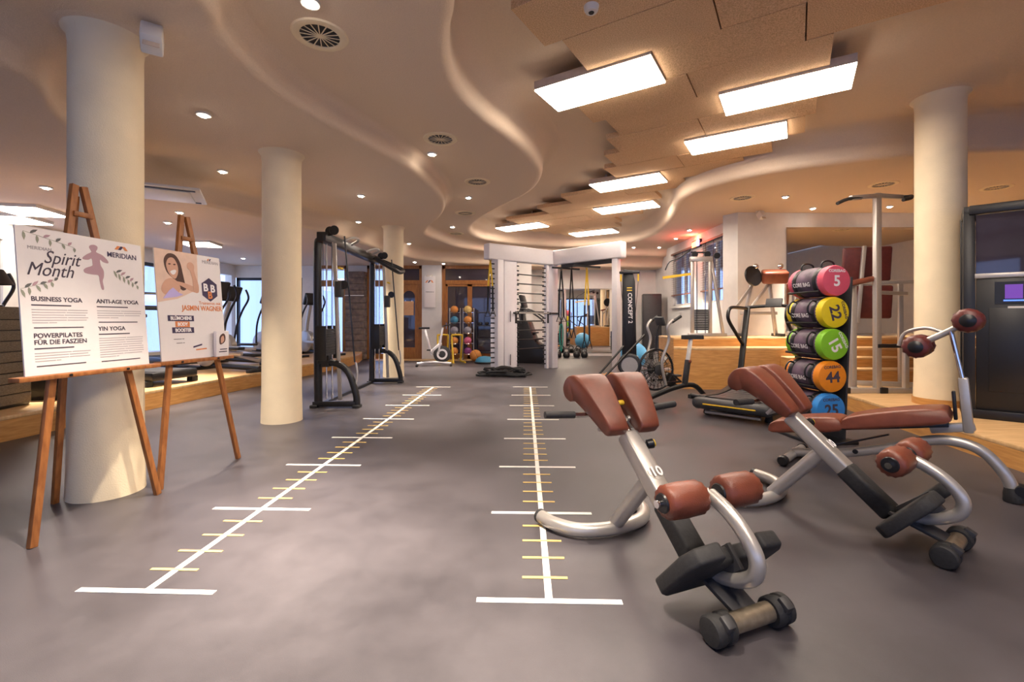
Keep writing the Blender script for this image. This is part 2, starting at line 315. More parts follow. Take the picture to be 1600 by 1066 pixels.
# ---- walls
def wall(name, *boxes, m='wallw'):
    b = MB()
    for q in boxes: b.bx(*q)
    return struct(b.build(name, m))
HT = 3.95
wall('wall_right', (XR, XR+.2, YF, YB2, 0, HT)); wall('wall_front', (XL-.2, XR+.2, YF-.2, YF, 0, .5), (XL-.2, XR+.2, YF-.2, YF, 2.8, HT), (7.5, XR+.2, YF-.2, YF, .5, 2.8), *[(x, x+.4, YF-.2, YF, .5, 2.8) for x in (XL-.2, -4.6, -.7, 3.2, 7.1)])  # front openings hold the windows added for daylight fill
# left wall with three window openings
lw = [(XL-.2, XL, YF, 5.2, 0, HT), (XL-.2, XL, 5.2, YB, 2.55, HT), (XL-.2, XL, 5.2, YB, 0, .3)]
for y in (7.6, 10.2, 12.8): lw.append((XL-.2, XL, y, y+.25, .3, 2.55))
lw.append((XL-.2, XL, 13.8, YB, .3, 2.55))
wall('wall_left', *lw)
# back wall left part: openings
bw = [(XL, .4, YB, YB+.2, 2.87, HT), (XL, -6.1, YB, YB+.2, 0, .3), (XL, -6.1, YB, YB+.2, 2.5, 2.87), (-6.45, -6.1, YB, YB+.2, .3, 2.5), (-5.05, -4.45, YB, YB+.2, 0, 2.87), (-2.75, -2.15, YB-.12, YB+.2, 0, HT), (-.45, .4, YB, YB+.2, 0, 2.87), (.4, .6, YB+.001, YB2, 0, HT)]
wall('wall_back', *bw)
wall('wall_rear', (.4, XW+.3, YB2, YB2+.2, 0, HT))
# window wall
ww = [(XW, XW+.25, 9.9, YB2, 0, 1.6), (XW, XW+.25, 9.9, YB2, 3.12, HT), (XW, XW+.25, 9.9, 10.2, 1.6, 3.12), (XW, XW+.25, 11.45, 12.05, 1.6, 3.12), (XW, XW+.25, 13.55, YB2, 1.6, 3.12)]
wall('wall_window', *ww)
b = MB().prism([(4.62, 9.31), (5.28, 9.31), (5.28, 9.75), (XW+.3, 9.95), (XW-.02, 10.0), (4.45, 9.6)], (0, 0, 0), (1, 0, 0), (0, 1, 0), (0, 0, HT)); struct(b.build('wall_pillar', 'wallw'))
wall('wall_mirror', (5.2, XR+.2, 9.35, 9.55, 0, HT))
def window(n, cx, cy, wd, z0, z1, rz, mull=1, m='dgrey', glass=True, lab=None):
    o = bpy.data.objects.new('window_%d' % n, None); col.objects.link(o); o.location = (cx, cy, 0); o.rotation_euler = (0, 0, rz); struct(o)
    f = MB(); h = wd/2
    for q in ((-h, -h+.06, z0, z1), (h-.06, h, z0, z1), (-h, h, z0, z0+.06), (-h, h, z1-.08, z1)): f.bx(q[0], q[1], -.05, .05, q[2], q[3])
    f.build('window_frame', m, o)
    for i in range(mull):
        x = -h+wd*(i+1)/(mull+1); MB().bx(x-.03, x+.03, -.04, .04, z0+.06, z1-.08).build('mullion', m, o)
    for i in range(mull+1):
        x0 = -h+.06+(wd-.06)*i/(mull+1); x1 = -h+wd*(i+1)/(mull+1)-.03
        MB().bx(x0, x1-.03*(i == mull), -.006, .006, z0+.06, z1-.08).build('pane', 'pane', o)
    return o
M['pane'] = mat('window_pane', (.9, .93, 1), .02, trans=1)
nt = M['pane'].node_tree; g = nt.nodes.new('ShaderNodeBsdfTransparent'); g.inputs[0].default_value = (.85, .9, 1, 1); gl = nt.nodes.new('ShaderNodeBsdfGlossy'); gl.inputs['Roughness'].default_value = .02
mx = nt.nodes.new('ShaderNodeMixShader'); mx.inputs[0].default_value = .08; nt.links.new(g.outputs[0], mx.inputs[1]); nt.links.new(gl.outputs[0], mx.inputs[2]); nt.links.new(mx.outputs[0], nt.nodes['Material Output'].inputs[0])
window(1, XL-.1, 6.4, 2.4, .3, 2.55, R(90), 1, 'black'); window(2, XL-.1, 9.03, 2.35, .3, 2.55, R(90), 1, 'black'); window(3, XL-.1, 11.63, 2.35, .3, 2.55, R(90), 1, 'black')
for i, x in enumerate((-6.5, -2.5, 1.45, 5.45)): window(7+i, x, YF-.1, 3.5, .5, 2.8, 0, 2, 'black')  # unseen windows behind the camera, added to let fill daylight in
window(4, -7.47, YB+.08, 2.05, .3, 2.5, 0, 1, 'black')
window(5, XW+.1, 12.8, 1.5, 1.6, 3.12, R(90), 1, 'whitep'); window(6, XW+.1, 10.82, 1.24, 1.6, 3.12, R(90), 1, 'whitep')
for i, (y0, y1) in enumerate(((12.02, 13.58), (10.17, 11.48))):
    t = thing('wooden_blind', ('lowered slatted wooden blind on the farther window by the corner', 'lowered slatted wooden blind on the window next to the pale pillar')[i], 'blind', (XW-.029, (y0+y1)/2, 1.9), R(90), 'blinds on the window wall')
    wd = y1-y0; pr = None
    MB().bx(-wd/2, wd/2, -.03, .03, 1.2, 1.25).build('head_rail', 'blind', t); MB().bx(-wd/2, wd/2, -.02, .02, -.0, .03).build('bottom_rail', 'blind', t)
    for j in range(19):
        z = .05+j*.06
        if not pr: pr = MB().box((0, 0, z), (wd-.02, .032, .004), (R(-8), 0, 0)).build('slat', 'blind', t)
        else: s_ = pr.copy(); col.objects.link(s_); s_.parent = t; s_.location = (0, 0, z-.05)
    for x in (-wd/3, 0, wd/3): MB().bx(x-.012, x+.012, -.024, -.021, .02, 1.2).build('tape', 'leatherd', t)
MB().bx(XW-.1, XW+.02, 11.98, 13.62, 1.54, 1.6).build('window_sill', 'whitep', bpy.data.objects['window_5']).parent = None
o = bpy.data.objects['window_sill']; o.name = 'trim_1'; struct(o)
# ---- timber glazing in the back wall
def glazing(n, x0, x1, arch=False, leaf=1, m='dglass', head=.45):
    o = bpy.data.objects.new('door_%d' % n, None); col.objects.link(o); o.location = (x0, YB+.05, 0); struct(o); W = x1-x0; H = 2.87
    f = MB().bx(0, .1, -.07, .07, 0, H).bx(W-.1, W, -.07, .07, 0, H).bx(0, W, -.07, .07, H-.1, H).bx(0, W, -.06, .06, H-head-.12, H-head); f.build('door_frame', 'frame', o)
    MB().bx(.1, W-.1, -.01, .01, H-head, H-.1).build('fanlight', m, o)
    z1 = H-head-.12; lw_ = (W-.2)/leaf
    for i in range(leaf):
        a = .1+i*lw_; b_ = a+lw_; d = MB()
        if arch:
            # leaf with arched opening
            r = (lw_-.28)/2; cx = (a+b_)/2; zc = z1-.2-r
            arc = [(cx+r*math.cos(q), zc+r*math.sin(q)) for q in [math.pi*k/12 for k in range(13)]]
            poly = [(a, 0), (b_, 0), (b_, z1), (a, z1)]; hole = arc+[(cx-r, .35), (cx+r, .35)]
            pv = [Vector((x, z, 0)) for x, z in poly]; hv = [Vector((x, z, 0)) for x, z in hole]
            tri = tessellate_polygon([pv, hv]); allp = pv+hv
            for yy in (-.035, .035): d.add([(p.x, yy, p.y) for p in allp], tri)
            k = len(hole); d.add([(x, yy, z) for yy in (-.035, .035) for x, z in hole], [(j, (j+1) % k, k+(j+1) % k, k+j) for j in range(k)])
            dl = d.build('door_leaf', 'frame', o)
            MB().prism(hole, (0, -.008, 0), (1, 0, 0), (0, 0, 1), (0, .016, 0)).build('pane', m, dl)
        else:
            d.bx(a, a+.07, -.04, .04, 0, z1).bx(b_-.07, b_, -.04, .04, 0, z1).bx(a, b_, -.04, .04, 0, .16).bx(a, b_, -.04, .04, z1-.07, z1)
            dl = d.build('door_leaf', 'frame', o); MB().bx(a+.07, b_-.07, -.008, .008, .16, z1-.07).build('pane', m, dl)
        MB().cyl((a+.035, -.04, 1.0), (a+.035, -.075, 1.0), .012, n=8).cyl((a+.035, -.075, .92), (a+.035, -.075, 1.12), .011, n=8).build('door_handle', 'chrome', dl)
    return o
glazing(1, -6.1, -5.05, leaf=1, m='pane'); glazing(2, -4.45, -3.6, leaf=1, m='pane'); glazing(3, -3.6, -2.75, arch=True); glazing(4, -2.15, -.45, leaf=2)
# dark room behind the glazed doors
wall('wall_beyond', (-3.7, .4, YB+2.2, YB+2.3, 0, 3), (-3.7, -3.6, YB+.2, YB+2.3, 0, 3), (-3.7, .4, YB+.2, YB+2.3, 2.9, 3))
# pale pilaster sign
t = thing('hanging_sign', 'white hanging sign with small emblem on the back pilaster', 'sign', (-2.5, YB-.165, 2.03))
MB().bx(-.17, .17, -.012, .012, -.45, .5).build('board', 'white', t, .004); MB().bx(-.1, .1, -.02, .05, .49, .53).build('bracket', 'chrome', t)
def emblem(t, o, ex, ey, s):
    for i, m in enumerate(('orange', 'navy', 'orange')):
        x = (i-1)*.30*s; MB().prism([(x-.26*s, 0), (x-.08*s, 0), (x+.16*s, .3*s), (x-.02*s, .3*s)] if i < 2 else [(x-.2*s, .3*s), (x-.02*s, .3*s), (x+.16*s, 0), (x-.02*s, 0)], o, ex, ey, Vector(ex).cross(Vector(ey))*.0015*(1+i*.3)).build('emblem', m, t)
emblem(t, (0, -.0125, .3), (1, 0, 0), (0, 0, 1), .25); text('MERIDIAN', .055, 'navy', t, basis((0, -.0128, .0), (1, 0, 0), (0, 0, 1)), align='CENTER')
# stone pillar
t = thing('stone_pillar', 'dark rough stone pillar with white chalk lines between the timber windows', 'pillar', (-4.75, 13.86, 0))
for j in range(14):
    MB().box((random.uniform(-.012, .012), 0, .1+j*.19), (.58, .27+random.uniform(-.02, .02), .183)).build('stone', 'brick', t, .008)
MB().bx(-.29, .29, -.165, -.15, 1.92, 1.95).build('chalk_rail', 'whitep', t)
# ---- platforms
def plat(name, poly, z0, z1, lab=None, th=.04):
    o = bpy.data.objects.new(name, None); col.objects.link(o)
    MB().prism(poly, (0, 0, z0), (1, 0, 0), (0, 1, 0), (0, 0, z1-z0-th)).build('fascia', 'oak', o)
    cx = sum(p[0] for p in poly)/len(poly); cy = sum(p[1] for p in poly)/len(poly)
    MB().prism(poly, (0, 0, z1-th), (1, 0, 0), (0, 1, 0), (0, 0, th)).build('deck', 'oaktop', o, .008)
    return tag(o, lab, 'platform')
plat('cardio_platform', [(XL+.01, 2.5), (-5.35, 2.5), (-5.12, 4.0), (-5.0, 4.44), (-4.85, 6), (-4.6, 8.1), (-4.35, 10.2), (-4.2, 11.8), (-4.3, 12.8), (-4.5, 13.66), (XL+.01, 13.66)], 0, .25, 'long low oak platform under the cardio machines')
edge = smooth_pts([(3.75, .2, 0), (3.85, 2, 0), (4.02, 3.58, 0), (4.25, 4.9, 0), (4.48, 6.09, 0), (4.5, 7.2, 0)], 5)
plat('machine_platform', [(p.x, p.y) for p in edge]+[(XR-.01, 7.2), (XR-.01, .2)], 0, .2, 'low curved oak platform under the round column and tall black machine')
plat('stage_step', [(4.5, 7.21), (XR-.01, 7.21), (XR-.01, 7.5), (4.55, 7.5)], 0, .42, 'lowest oak step rising from platform to stage', .03)
plat('stage_step', [(4.55, 7.505), (XR-.01, 7.505), (XR-.01, 7.8), (4.6, 7.8)], 0, .58, 'middle oak step rising from platform to stage', .03)
plat('stage_ledge', [(2.85, 8.02), (3.2, 7.83), (XR-.01, 7.81), (XR-.01, 8.25), (2.95, 8.3)], 0, .72, 'oak ledge along the front of the raised stage')
plat('raised_stage', [(2.95, 8.31), (XR-.01, 8.26), (XR-.01, 9.30), (3.0, 9.30)], 0, .88, 'raised oak stage carrying the cable and curl machines')
o = bpy.data.objects.new('wood_strip', None)
b = MB().bx(-4.2, .4, 13.3, 13.85, 0, .012).build('oak_threshold', 'oaktop'); tag(b, 'flat oak floor strip before the glazed doors', 'floor strip')
# mirrors
def mirror(lab, x0, x1, y, z0, z1):
    t = thing('wall_mirror_glass', lab, 'mirror', ((x0+x1)/2, y, z0)); W = x1-x0; H = z1-z0
    MB().bx(-W/2, W/2, -.012, 0, 0, H).build('glass', 'mirror', t)
    MB().bx(-W/2-.03, W/2+.03, -.02, 0, H, H+.04).bx(-W/2-.03, -W/2, -.02, 0, 0, H).bx(W/2, W/2+.03, -.02, 0, 0, H).build('frame', 'chrome', t)
mirror('large wall mirror behind the stage, reflecting gym machines', 5.65, 9.6, 9.34, .92, 3.06)
mirror('floor-length mirror behind the hanging suspension straps', 1.5, 3.45, YB2-.01, .1, 2.2)
# columns
def column(x, y, r, z0, z1, lab, foot=False):
    t = thing('column', lab, 'column', (x, y, z0), 0, 'round cream columns'); H = z1-z0
    MB().lathe([(r*1.05, 0), (r*1.045, .02), (r*1.01, .35), (r, .8), (r*.985, H-.12), (r*1.02, H-.05), (r*1.22, H)], n=48).build('shaft', 'column', t)
    MB().lathe([(r*1.2, H-.012), (r*1.5, H+.01), (r*1.5, H+.04), (r*1.2, H+.04)], n=48).build('collar', 'plaster', t)
    if foot: MB().lathe([(r*1.05, .001), (r*1.09, .001), (r*1.09, .08), (r*1.05, .08)], n=48, ring=True).build('skirting', 'oak', t)
column(-2.83, 3.18, .205, 0, ZB, 'thick cream plaster column behind the yoga poster easel')
column(-2.74, 5.42, .215, 0, ZB, 'cream plaster column next to the black cable crossover')
column(-2.52, 9.68, .21, 0, ZB, 'slim cream plaster column before the arched timber door')
column(8.9, 3.2, .235, .2, ZD, 'cream plaster column seen only in the wall mirror', True)
column(5.08, 5.4, .235, .2, ZD, 'cream plaster column on the oak platform beside the tall black machine', True)
# ================================================================ OBJECTS
# ---- floor ladders: white stripe, white bars every section, four yellow ticks between
def ladder(p0, p1, lab, half, thalf):
    p0, p1 = Vector(p0), Vector(p1); d = p1-p0; L = d.length
    t = thing('floor_ladder', lab, 'floor marking', p0, math.atan2(-d.x, d.y), 'agility ladders taped on the floor')
    MB().bx(-.016, .016, 0, L, 0, .002).build('centre_stripe', 'tapew', t)
    pw = py = None; k = 7; s = L/k
    for i in range(k+1):
        if not pw: pw = MB().bx(-half, half, -.016, .016, .0005, .0028).build('long_bar', 'tapew', t)
        else: c = pw.copy(); col.objects.link(c); c.parent = t; c.location = (0, i*s, 0)
        for j in range(1, 5):
            if i == k: break
            y = (i+j/5)*s
            if not py: py = MB().bx(-thalf, thalf, -.009, .009, .0005, .0026).build('short_tick', 'tapey', t); py.location = (-.01, y, 0)
            else: c = py.copy(); col.objects.link(c); c.parent = t; c.location = (-.01, y, 0)
ladder(F(228, 924.5), F(677, 605), 'taped white floor ladder with yellow ticks running past the easels', .31, .115)
ladder(F(858, 940), F(828.5, 605), 'taped white floor ladder with yellow ticks under the brown bench foot', .31, .105)

# ---- easels and posters
def easel(loc, rz, lab, tw):
    t = thing('easel', lab, 'easel', loc, rz)
    A = Vector((0, .10, 2.0))
    for s in (-1, 1):
        MB().bar((s*.37, -.07, .0), (s*.025, .10, 2.02), .038, .028, (0, 1, 0)).build('front_leg', 'easel', t, .003)
    MB().bar((.15, .46, 0), (0, .125, 1.96), .036, .026, (0, 1, 0)).build('rear_leg', 'easel', t, .003)
    MB().bar((-.055, .07, 1.84), (.055, .07, 1.84), .02, .03).build('crossbar', 'easel', t, .002)
    MB().bx(-tw/2, tw/2, -.055, .015, .872, .897).build('tray', 'easel', t, .003)
    for x in (-.17, .17): MB().cyl((x, -.062, .885), (x, -.05, .885), .008, n=10).build('screw', 'black', t)
    return t
EZ1 = (-2.55, 2.77, 0); EZ2 = (-2.497, 3.585, 0)
easel(EZ1, R(83), 'stained wooden easel carrying the yoga programme poster', .83); easel(EZ2, R(81), 'stained wooden easel carrying the poster with the smiling woman', .68)
def poster(loc, rz, W, H, lab, lean=.0842):
    t = thing('poster', lab, 'poster', (0, 0, 0))
    ex = Vector((math.cos(rz), math.sin(rz), 0)); back = Vector((-math.sin(rz), math.cos(rz), 0)); ey = (Vector((0, 0, 1))+back*lean).normalized(); n = ex.cross(ey)
    o = Vector(loc)-back*.015-ex*W/2; o.z = .898; t.location = o
    MB().prism([(0, 0), (W, 0), (W, H), (0, H)], (0, 0, 0), ex, ey, -n*.008).build('board', 'white', t)
    Z = lambda x, y, k=0: ex*x+ey*y+n*(.0006+.0006*k)
    def shape(name, m, pts, k=0): return MB().prism(pts, Z(0, 0, k), ex, ey, n*.0005).build(name, m, t)
    def tx(s, x, y, size, m, k=1, **q): return text(s, size, m, t, basis(Z(x, y, k), ex, ey), **q)
    return t, shape, tx
def blob(pts, k=5): return [(p.x, p.y) for p in smooth_pts([(a, b, 0) for a, b in pts], k, True)]
def leafp(x, y, l, wd, a):
    c, s = math.cos(R(a)), math.sin(R(a)); return [(x+c*u*l-s*v*wd, y+s*u*l+c*v*wd) for u, v in ((0, 0), (.25, .4), (.55, .45), (1, 0), (.6, -.3), (.25, -.25))]
def textlines(shape, x, y, n, wd, lh, m='inkg'):
    for i in range(n):
        xx = x; lim = x+wd*(1 if i < n-1 else .45)
        b = []
        while xx < lim-.01:
            l = min(random.uniform(.012, .034), lim-xx); b.append((xx, xx+l)); xx += l+.005
        for a0, a1 in [(b[0][0], b[len(b)//2][1]), (b[len(b)//2][1]+.005, b[-1][1])]:
            if a1-a0 > .004: shape('text_line', m, [(a0, y-i*lh), (a1, y-i*lh), (a1, y-i*lh+.0042), (a0, y-i*lh+.0042)])
W, H = .72, .815
t, S, T = poster(EZ1, R(83), W, H, 'white yoga programme poster with mauve tree-pose figure')
u = lambda px, py: (px/895*W*1.20-.03, 0)
def q(px, py):       # from my reading of the sheet: fractions
    return px*W, py*H
# body copy
for x, y, s, lines in ((.07, .50, 'BUSINESS YOGA', 6), (.55, .50, 'ANTI-AGE YOGA', 4), (.07, .205, 'FÜR DIE FASZIEN', 4), (.55, .29, 'YIN YOGA', 9)):
    X, Y = q(x, y); T(s, X, Y, .036, 'ink', bold=.0006)
    S('text_line', 'ink', [(X, Y-.026), (X+.2, Y-.026), (X+.2, Y-.019), (X, Y-.019)])
    textlines(S, X, Y-.05, lines, .29, .0145); S('text_line', 'ink', [(X+.005, Y-.064-lines*.0145), (X+.26, Y-.064-lines*.0145), (X+.26, Y-.058-lines*.0145), (X+.005, Y-.058-lines*.0145)])
X, Y = q(.07, .25); T('POWERPILATES', X, Y, .036, 'ink', bold=.0006)
X, Y = q(.07, .85); T('MERIDIAN', X, Y, .026, 'inkg')
X, Y = q(.17, .765); T('Spirit', X, Y, .105, 'ink', shear=.38, sx=.85)
X, Y = q(.05, .675); T('Month', X, Y, .105, 'ink', shear=.38, sx=.85)
X, Y = q(.67, .87); T('MERIDIAN', X, Y, .046, 'navy', bold=.0005, sx=.95)
emb = Vector((0, 0, 0))
for i, m in enumerate(('orange', 'navy', 'orange')):
    x, y = q(.77+.03*i, .935); S('emblem', m, [(x-.02, y), (x, y), (x+.02, y+.025), (x, y+.025)] if i < 2 else [(x-.012, y+.025), (x+.008, y+.025), (x+.026, y), (x+.006, y)], i)
fig = [(.50, .875), (.485, .915), (.50, .945), (.535, .955), (.56, .935), (.555, .90), (.545, .865), (.60, .835), (.645, .775), (.645, .74), (.60, .75), (.575, .775), (.578, .70), (.60, .64), (.598, .56), (.585, .50), (.592, .40), (.57, .40), (.557, .50), (.55, .57), (.50, .575), (.44, .585), (.425, .615), (.445, .65), (.50, .685), (.505, .72), (.50, .775), (.47, .755), (.43, .755), (.425, .775), (.46, .82), (.50, .855)]
S('yoga_figure', 'mauve', blob([q((a-.52)*.95+.555, .945-(.955-b)/.555*.335) for a, b in fig], 3))
for x0, x1, y0, y1, n_ in ((.05, .40, .90, .965, 9), (.01, .24, .575, .645, 10), (.72, .93, .66, .76, 11)):
    for k in range(n_):
        f = k/(n_-1); X, Y = q(x0+(x1-x0)*f, y1+(y0-y1)*f if x0 != .01 else y0+(y1-y0)*f)
        S('leaf_print', ('leaf', 'leafd', 'leaf', 'mauve')[k % 4], leafp(X, Y, .05-.02*f, .020, (35 if k % 2 else -75)+random.uniform(-15, 15)), k*.2)
    a_, b_ = q(x0, y1 if x0 != .01 else y0), q(x1, y0 if x0 != .01 else y1); S('stem_print', 'leaf', [a_, (a_[0], a_[1]+.002), (b_[0], b_[1]+.002), b_])
W, H = .60, .83
t, S, T = poster(EZ2, R(81), W, H, 'white fitness poster with photo of a smiling woman flexing her arm')
S('photo_backdrop', 'skinl', [q(.0, .52), q(.28, .56), q(.60, .66), q(.62, 1.0), q(.0, 1.0)])
S('photo_hair', 'hair', blob([q(a, b) for a, b in ((.12, .90), (.18, .965), (.28, .965), (.35, .90), (.38, .80), (.40, .72), (.42, .66), (.36, .64), (.30, .68), (.24, .74), (.15, .80))]), 1)
S('photo_face', 'skin', blob([q(a, b) for a, b in ((.15, .87), (.19, .925), (.26, .93), (.31, .87), (.31, .80), (.27, .745), (.22, .755), (.17, .80))]), 2)
S('photo_smile', 'wink', blob([q(a, b) for a, b in ((.20, .805), (.26, .825), (.285, .815), (.26, .785), (.225, .78))]), 3)
for a in (.195, .265): S('photo_eye', 'hair', blob([q(a-.02, .872), q(a, .880), q(a+.02, .874), q(a, .866)]), 3)
S('photo_shoulder', 'skin', blob([q(a, b) for a, b in ((.06, .64), (.12, .72), (.22, .745), (.30, .71), (.33, .65), (.26, .60), (.12, .59))], 4), 1.6)
S('photo_arm', 'skin', blob([q(a, b) for a, b in ((.22, .72), (.36, .675), (.50, .635), (.59, .63), (.60, .67), (.50, .69), (.36, .715))], 4), 2.6)
S('photo_forearm', 'skin', blob([q(a, b) for a, b in ((.53, .64), (.60, .63), (.61, .70), (.57, .79), (.545, .85), (.49, .85), (.52, .75))], 4), 3.6)
S('photo_fist', 'skin', blob([q(a, b) for a, b in ((.45, .86), (.46, .90), (.51, .915), (.555, .89), (.55, .845), (.50, .835))], 4), 4.6)
S('photo_shirt', 'top', [q(.07, .555), q(.16, .63), q(.22, .66), q(.30, .615), q(.36, .60), q(.26, .575)], 6)
hx, hy = q(.79, .665); S('hexagon', 'navy', [(hx+.088*math.sin(R(60*i)), hy+.098*math.cos(R(60*i))) for i in range(6)], 1)
T('B', hx-.064, hy-.012, .085, 'wink', 3, bold=.003); T('B', hx+.006, hy-.018, .085, 'wink', 3, bold=.003); T('B', hx-.024, hy-.072, .08, 'orange', 4, bold=.003)
X, Y = q(.965, .515); T('Trainieren mit', X, Y, .038, 'orange', align='RIGHT')
X, Y = q(.975, .455); T('JASMIN WAGNER', X, Y, .056, 'orange', align='RIGHT', bold=.0012, sx=.88)
for s, x0, x1, y, m in (('BLÜMCHENS', .12, .50, .355, 'navy'), ('BODY', .22, .43, .30, 'orange'), ('BOOSTER', .17, .49, .245, 'navy')):
    a, b = q(x0, y); c, d = q(x1, y+.05); S('caption_box', m, [(a, b), (c, b-.003), (c, d), (a, d+.002)]); T(s, (a+c)/2, b+.009, .036, 'wink', 2, align='CENTER', bold=.0015, sx=.9)
textlines(S, .11, .155, 1, .20, .02, 'ink'); textlines(S, .13, .125, 1, .16, .02, 'ink')
S('small_badge', 'navy', [q(.46, .10), q(.60, .12), q(.60, .135), q(.46, .115)]); S('small_badge', 'orange', [q(.50, .075), q(.67, .08), q(.67, .092), q(.50, .087)])
X, Y = q(.97, .925); T('MERIDIAN', X, Y, .036, 'inkg', align='RIGHT')
for i, m in enumerate(('orange', 'navy')): x, y = q(.80+.03*i, .97); S('emblem', m, [(x-.012, y-.012), (x, y-.012), (x+.012, y+.006), (x, y+.006)])
# flyer box on the tray
t = thing('flyer_box', 'small white flyer box standing on the easel tray', 'flyer box', Vector(EZ2)+Vector((math.cos(R(81))*.22+math.sin(R(81))*.037, math.sin(R(81))*.22-math.cos(R(81))*.037, .897)), R(81))
MB().box((0, 0, .105), (.13, .03, .21)).build('box', 'white', t, .003); MB().prism(blob([(-.03, .10), (-.035, .16), (0, .19), (.025, .17), (.02, .12)]), (0, -.0155, 0), (1, 0, 0), (0, 0, 1), (0, -.0006, 0)).build('portrait', 'hair', t); MB().prism(blob([(-.018, .11), (-.02, .155), (.005, .17), (.012, .13)]), (0, -.0163, 0), (1, 0, 0), (0, 0, 1), (0, -.0006, 0)).build('portrait', 'skin', t)
MB().bx(-.04, .045, -.0165, -.0155, .035, .043).bx(-.03, .045, -.0165, -.0155, .055, .063).build('text_line', 'ink', t)

# ---- back extension benches
def back_bench(loc, rz, lab):
    t = thing('back_extension_bench', lab, 'gym bench', loc, rz, 'brown back extension benches')
    b0, b1 = Vector((0, .25, .14)), Vector((0, .81, .63)); uu = (b1-b0).normalized(); nn = Vector((0, -uu.z, uu.y)); X = Vector((1, 0, 0))
    # rear floor hoop and strut
    h = [(-.33, 1.14, .045), (-.30, 1.02, .045), (-.20, .90, .045), (0, .855, .045), (.20, .90, .045), (.30, 1.02, .045), (.33, 1.14, .045)]
    hp = MB().tube(h, .038, 14, 6).build('rear_hoop', 'silver', t)
    for s in (-1, 1): MB().lathe([(.030, 0), (.039, .002), (.041, .02), (.034, .03)], (s*.33, 1.135, .045), (s*.1, 1, 0), 14).build('end_cap', 'dgrey', hp)
    MB().tube([(0, .87, .06), (0, .70, .26), (0, .54, .45)], .04, 14, 3).build('rear_strut', 'silver', t)
    # main beam
    MB().bar(b0+uu*.26, b0+uu*.68, .085, .10, (1, 0, 0)).build('beam', 'silver', t, .018, 3)
    MB().bar(b0+uu*-.01, b0+uu*.29, .095, .108, (1, 0, 0)).build('beam_sleeve', 'rubber', t, .02, 3)
    for s in (-1, 1): MB().cyl(b0+uu*.60+X*s*.02, b0+uu*.84+X*s*.02, .016, n=12).build('slide_rod', 'chrome', t)
    text('10', .07, 'wink', t, basis(b0+uu*.40+nn*.0515-X*.03, X, uu), 'number_mark', bold=.002)
    k = MB().lathe([(.012, 0), (.012, .03), (.024, .035), (.026, .065), (.02, .07)], b0+uu*.60+X*.042, (1, -.35, .2), 16).build('adjust_knob', 'black', t)
    MB().lathe([(.019, .0702), (.019, .076), (.001, .077)], b0+uu*.60+X*.042, (1, -.35, .2), 16).build('knob_cap', 'yellow', k)
    # pads: rolled top, tapering down
    O = b0+uu*.672
    prof = [(a_*1.1, c_*1.1) for a_, c_ in [(0, -.02), (-.015, .015), (0, .045), (.12, .065), (.24, .075), (.31, .06), (.345, .01), (.34, -.055), (.305, -.095), (.26, -.085), (.235, -.05), (.12, -.03)]]
    pf = [(p.x, p.y) for p in smooth_pts([(a, b, 0) for a, b in prof], 3, True)]
    for s in (-1, 1):
        b = MB(); n = len(pf); secs = []
        for x, sc in ((-.5, .86), (-.46, .97), (-.40, 1.0), (0, 1.03), (.40, 1.0), (.46, .97), (.5, .86)):
            ring = []
            for a, c in pf:
                f = a/.374; wdt = .12+.10*min(1, max(0, f)); cx = s*(.10+.032*f)
                ca, cc = .17+(a-.17)*(.6+.4*sc), -.0+(c+.0)*sc
                ring.append(O+uu*ca+nn*(cc+.045)+X*(cx+x*wdt))
            secs.append(ring)
        vs_ = [p for r_ in secs for p in r_]; fs = [(i*n+j, i*n+(j+1) % n, (i+1)*n+(j+1) % n, (i+1)*n+j) for i in range(6) for j in range(n)]
        b.add(vs_, fs+[tuple(range(n)), tuple(6*n+j for j in range(n))]); pd = b.build('hip_pad', 'leather', t, ang=60)
        MB().bar(O+uu*.08+nn*.0+X*s*.02, O+uu*.08+nn*.0+X*s*.13, .10, .02, uu).build('pad_bracket', 'silver', t, .004)
        # handle
        p0 = O+uu*.16+nn*-.0
        MB().tube([p0+X*s*.05, p0+X*s*.2+nn*-.01, p0+X*s*.27-nn*.0], .014, 10, 3).build('handle_bar', 'chrome', t)
        MB().tube([p0+X*s*.26, p0+X*s*.43+uu*.015], [.019, .022, .019], 12).build('handle_grip', 'rubber', t)
    MB().cyl(O+uu*.17+nn*.06-X*.01, O+uu*.17+nn*.06+X*.05, .014, n=10).build('yellow_lever', 'yellow', t)
    # roller arm
    arm = [(0, .19, .465), (0, .10, .43), (0, .02, .375), (0, -.035, .30), (0, -.02, .225), (0, .08, .165), (0, .24, .13)]
    MB().tube(arm, .03, 14, 6).build('roller_arm', 'silver', t)
    MB().cyl((-.28, .19, .465), (.28, .19, .465), .016, n=12).build('roller_axle', 'chrome', t)
    for s in (-1, 1):
        rp = [(.036, 0), (.058, .006), (.067, .022), (.070, .05), (.072, .10), (.070, .15), (.067, .178), (.058, .194), (.036, .2)]
        b = MB(); n = 28; ax = X*s; base = Vector((s*.048, .19, .465))
        vs_ = []
        for i, (r, hh) in enumerate(rp):
            for jn in range(n):
                a = 2*math.pi*jn/n; rr = r*(1+(.045*math.cos(a*14) if i in (1, 2, 6, 7) else 0)); vs_.append(base+ax*hh+Vector((0, math.cos(a), math.sin(a)))*rr)
        fs = [(i*n+j, i*n+(j+1) % n, (i+1)*n+(j+1) % n, (i+1)*n+j) for i in range(8) for j in range(n)]+[tuple(range(n)), tuple(8*n+j for j in range(n))]
        ro = b.add(vs_, fs).build('roller_pad', 'leather', t, ang=60)
        for hh in (-.008, .194): MB().lathe([(.001, 0), (.036, .002), (.04, .008), (.036, .014), (.001, .014)], base+ax*hh, ax, 18).build('roller_cap', 'black', ro)
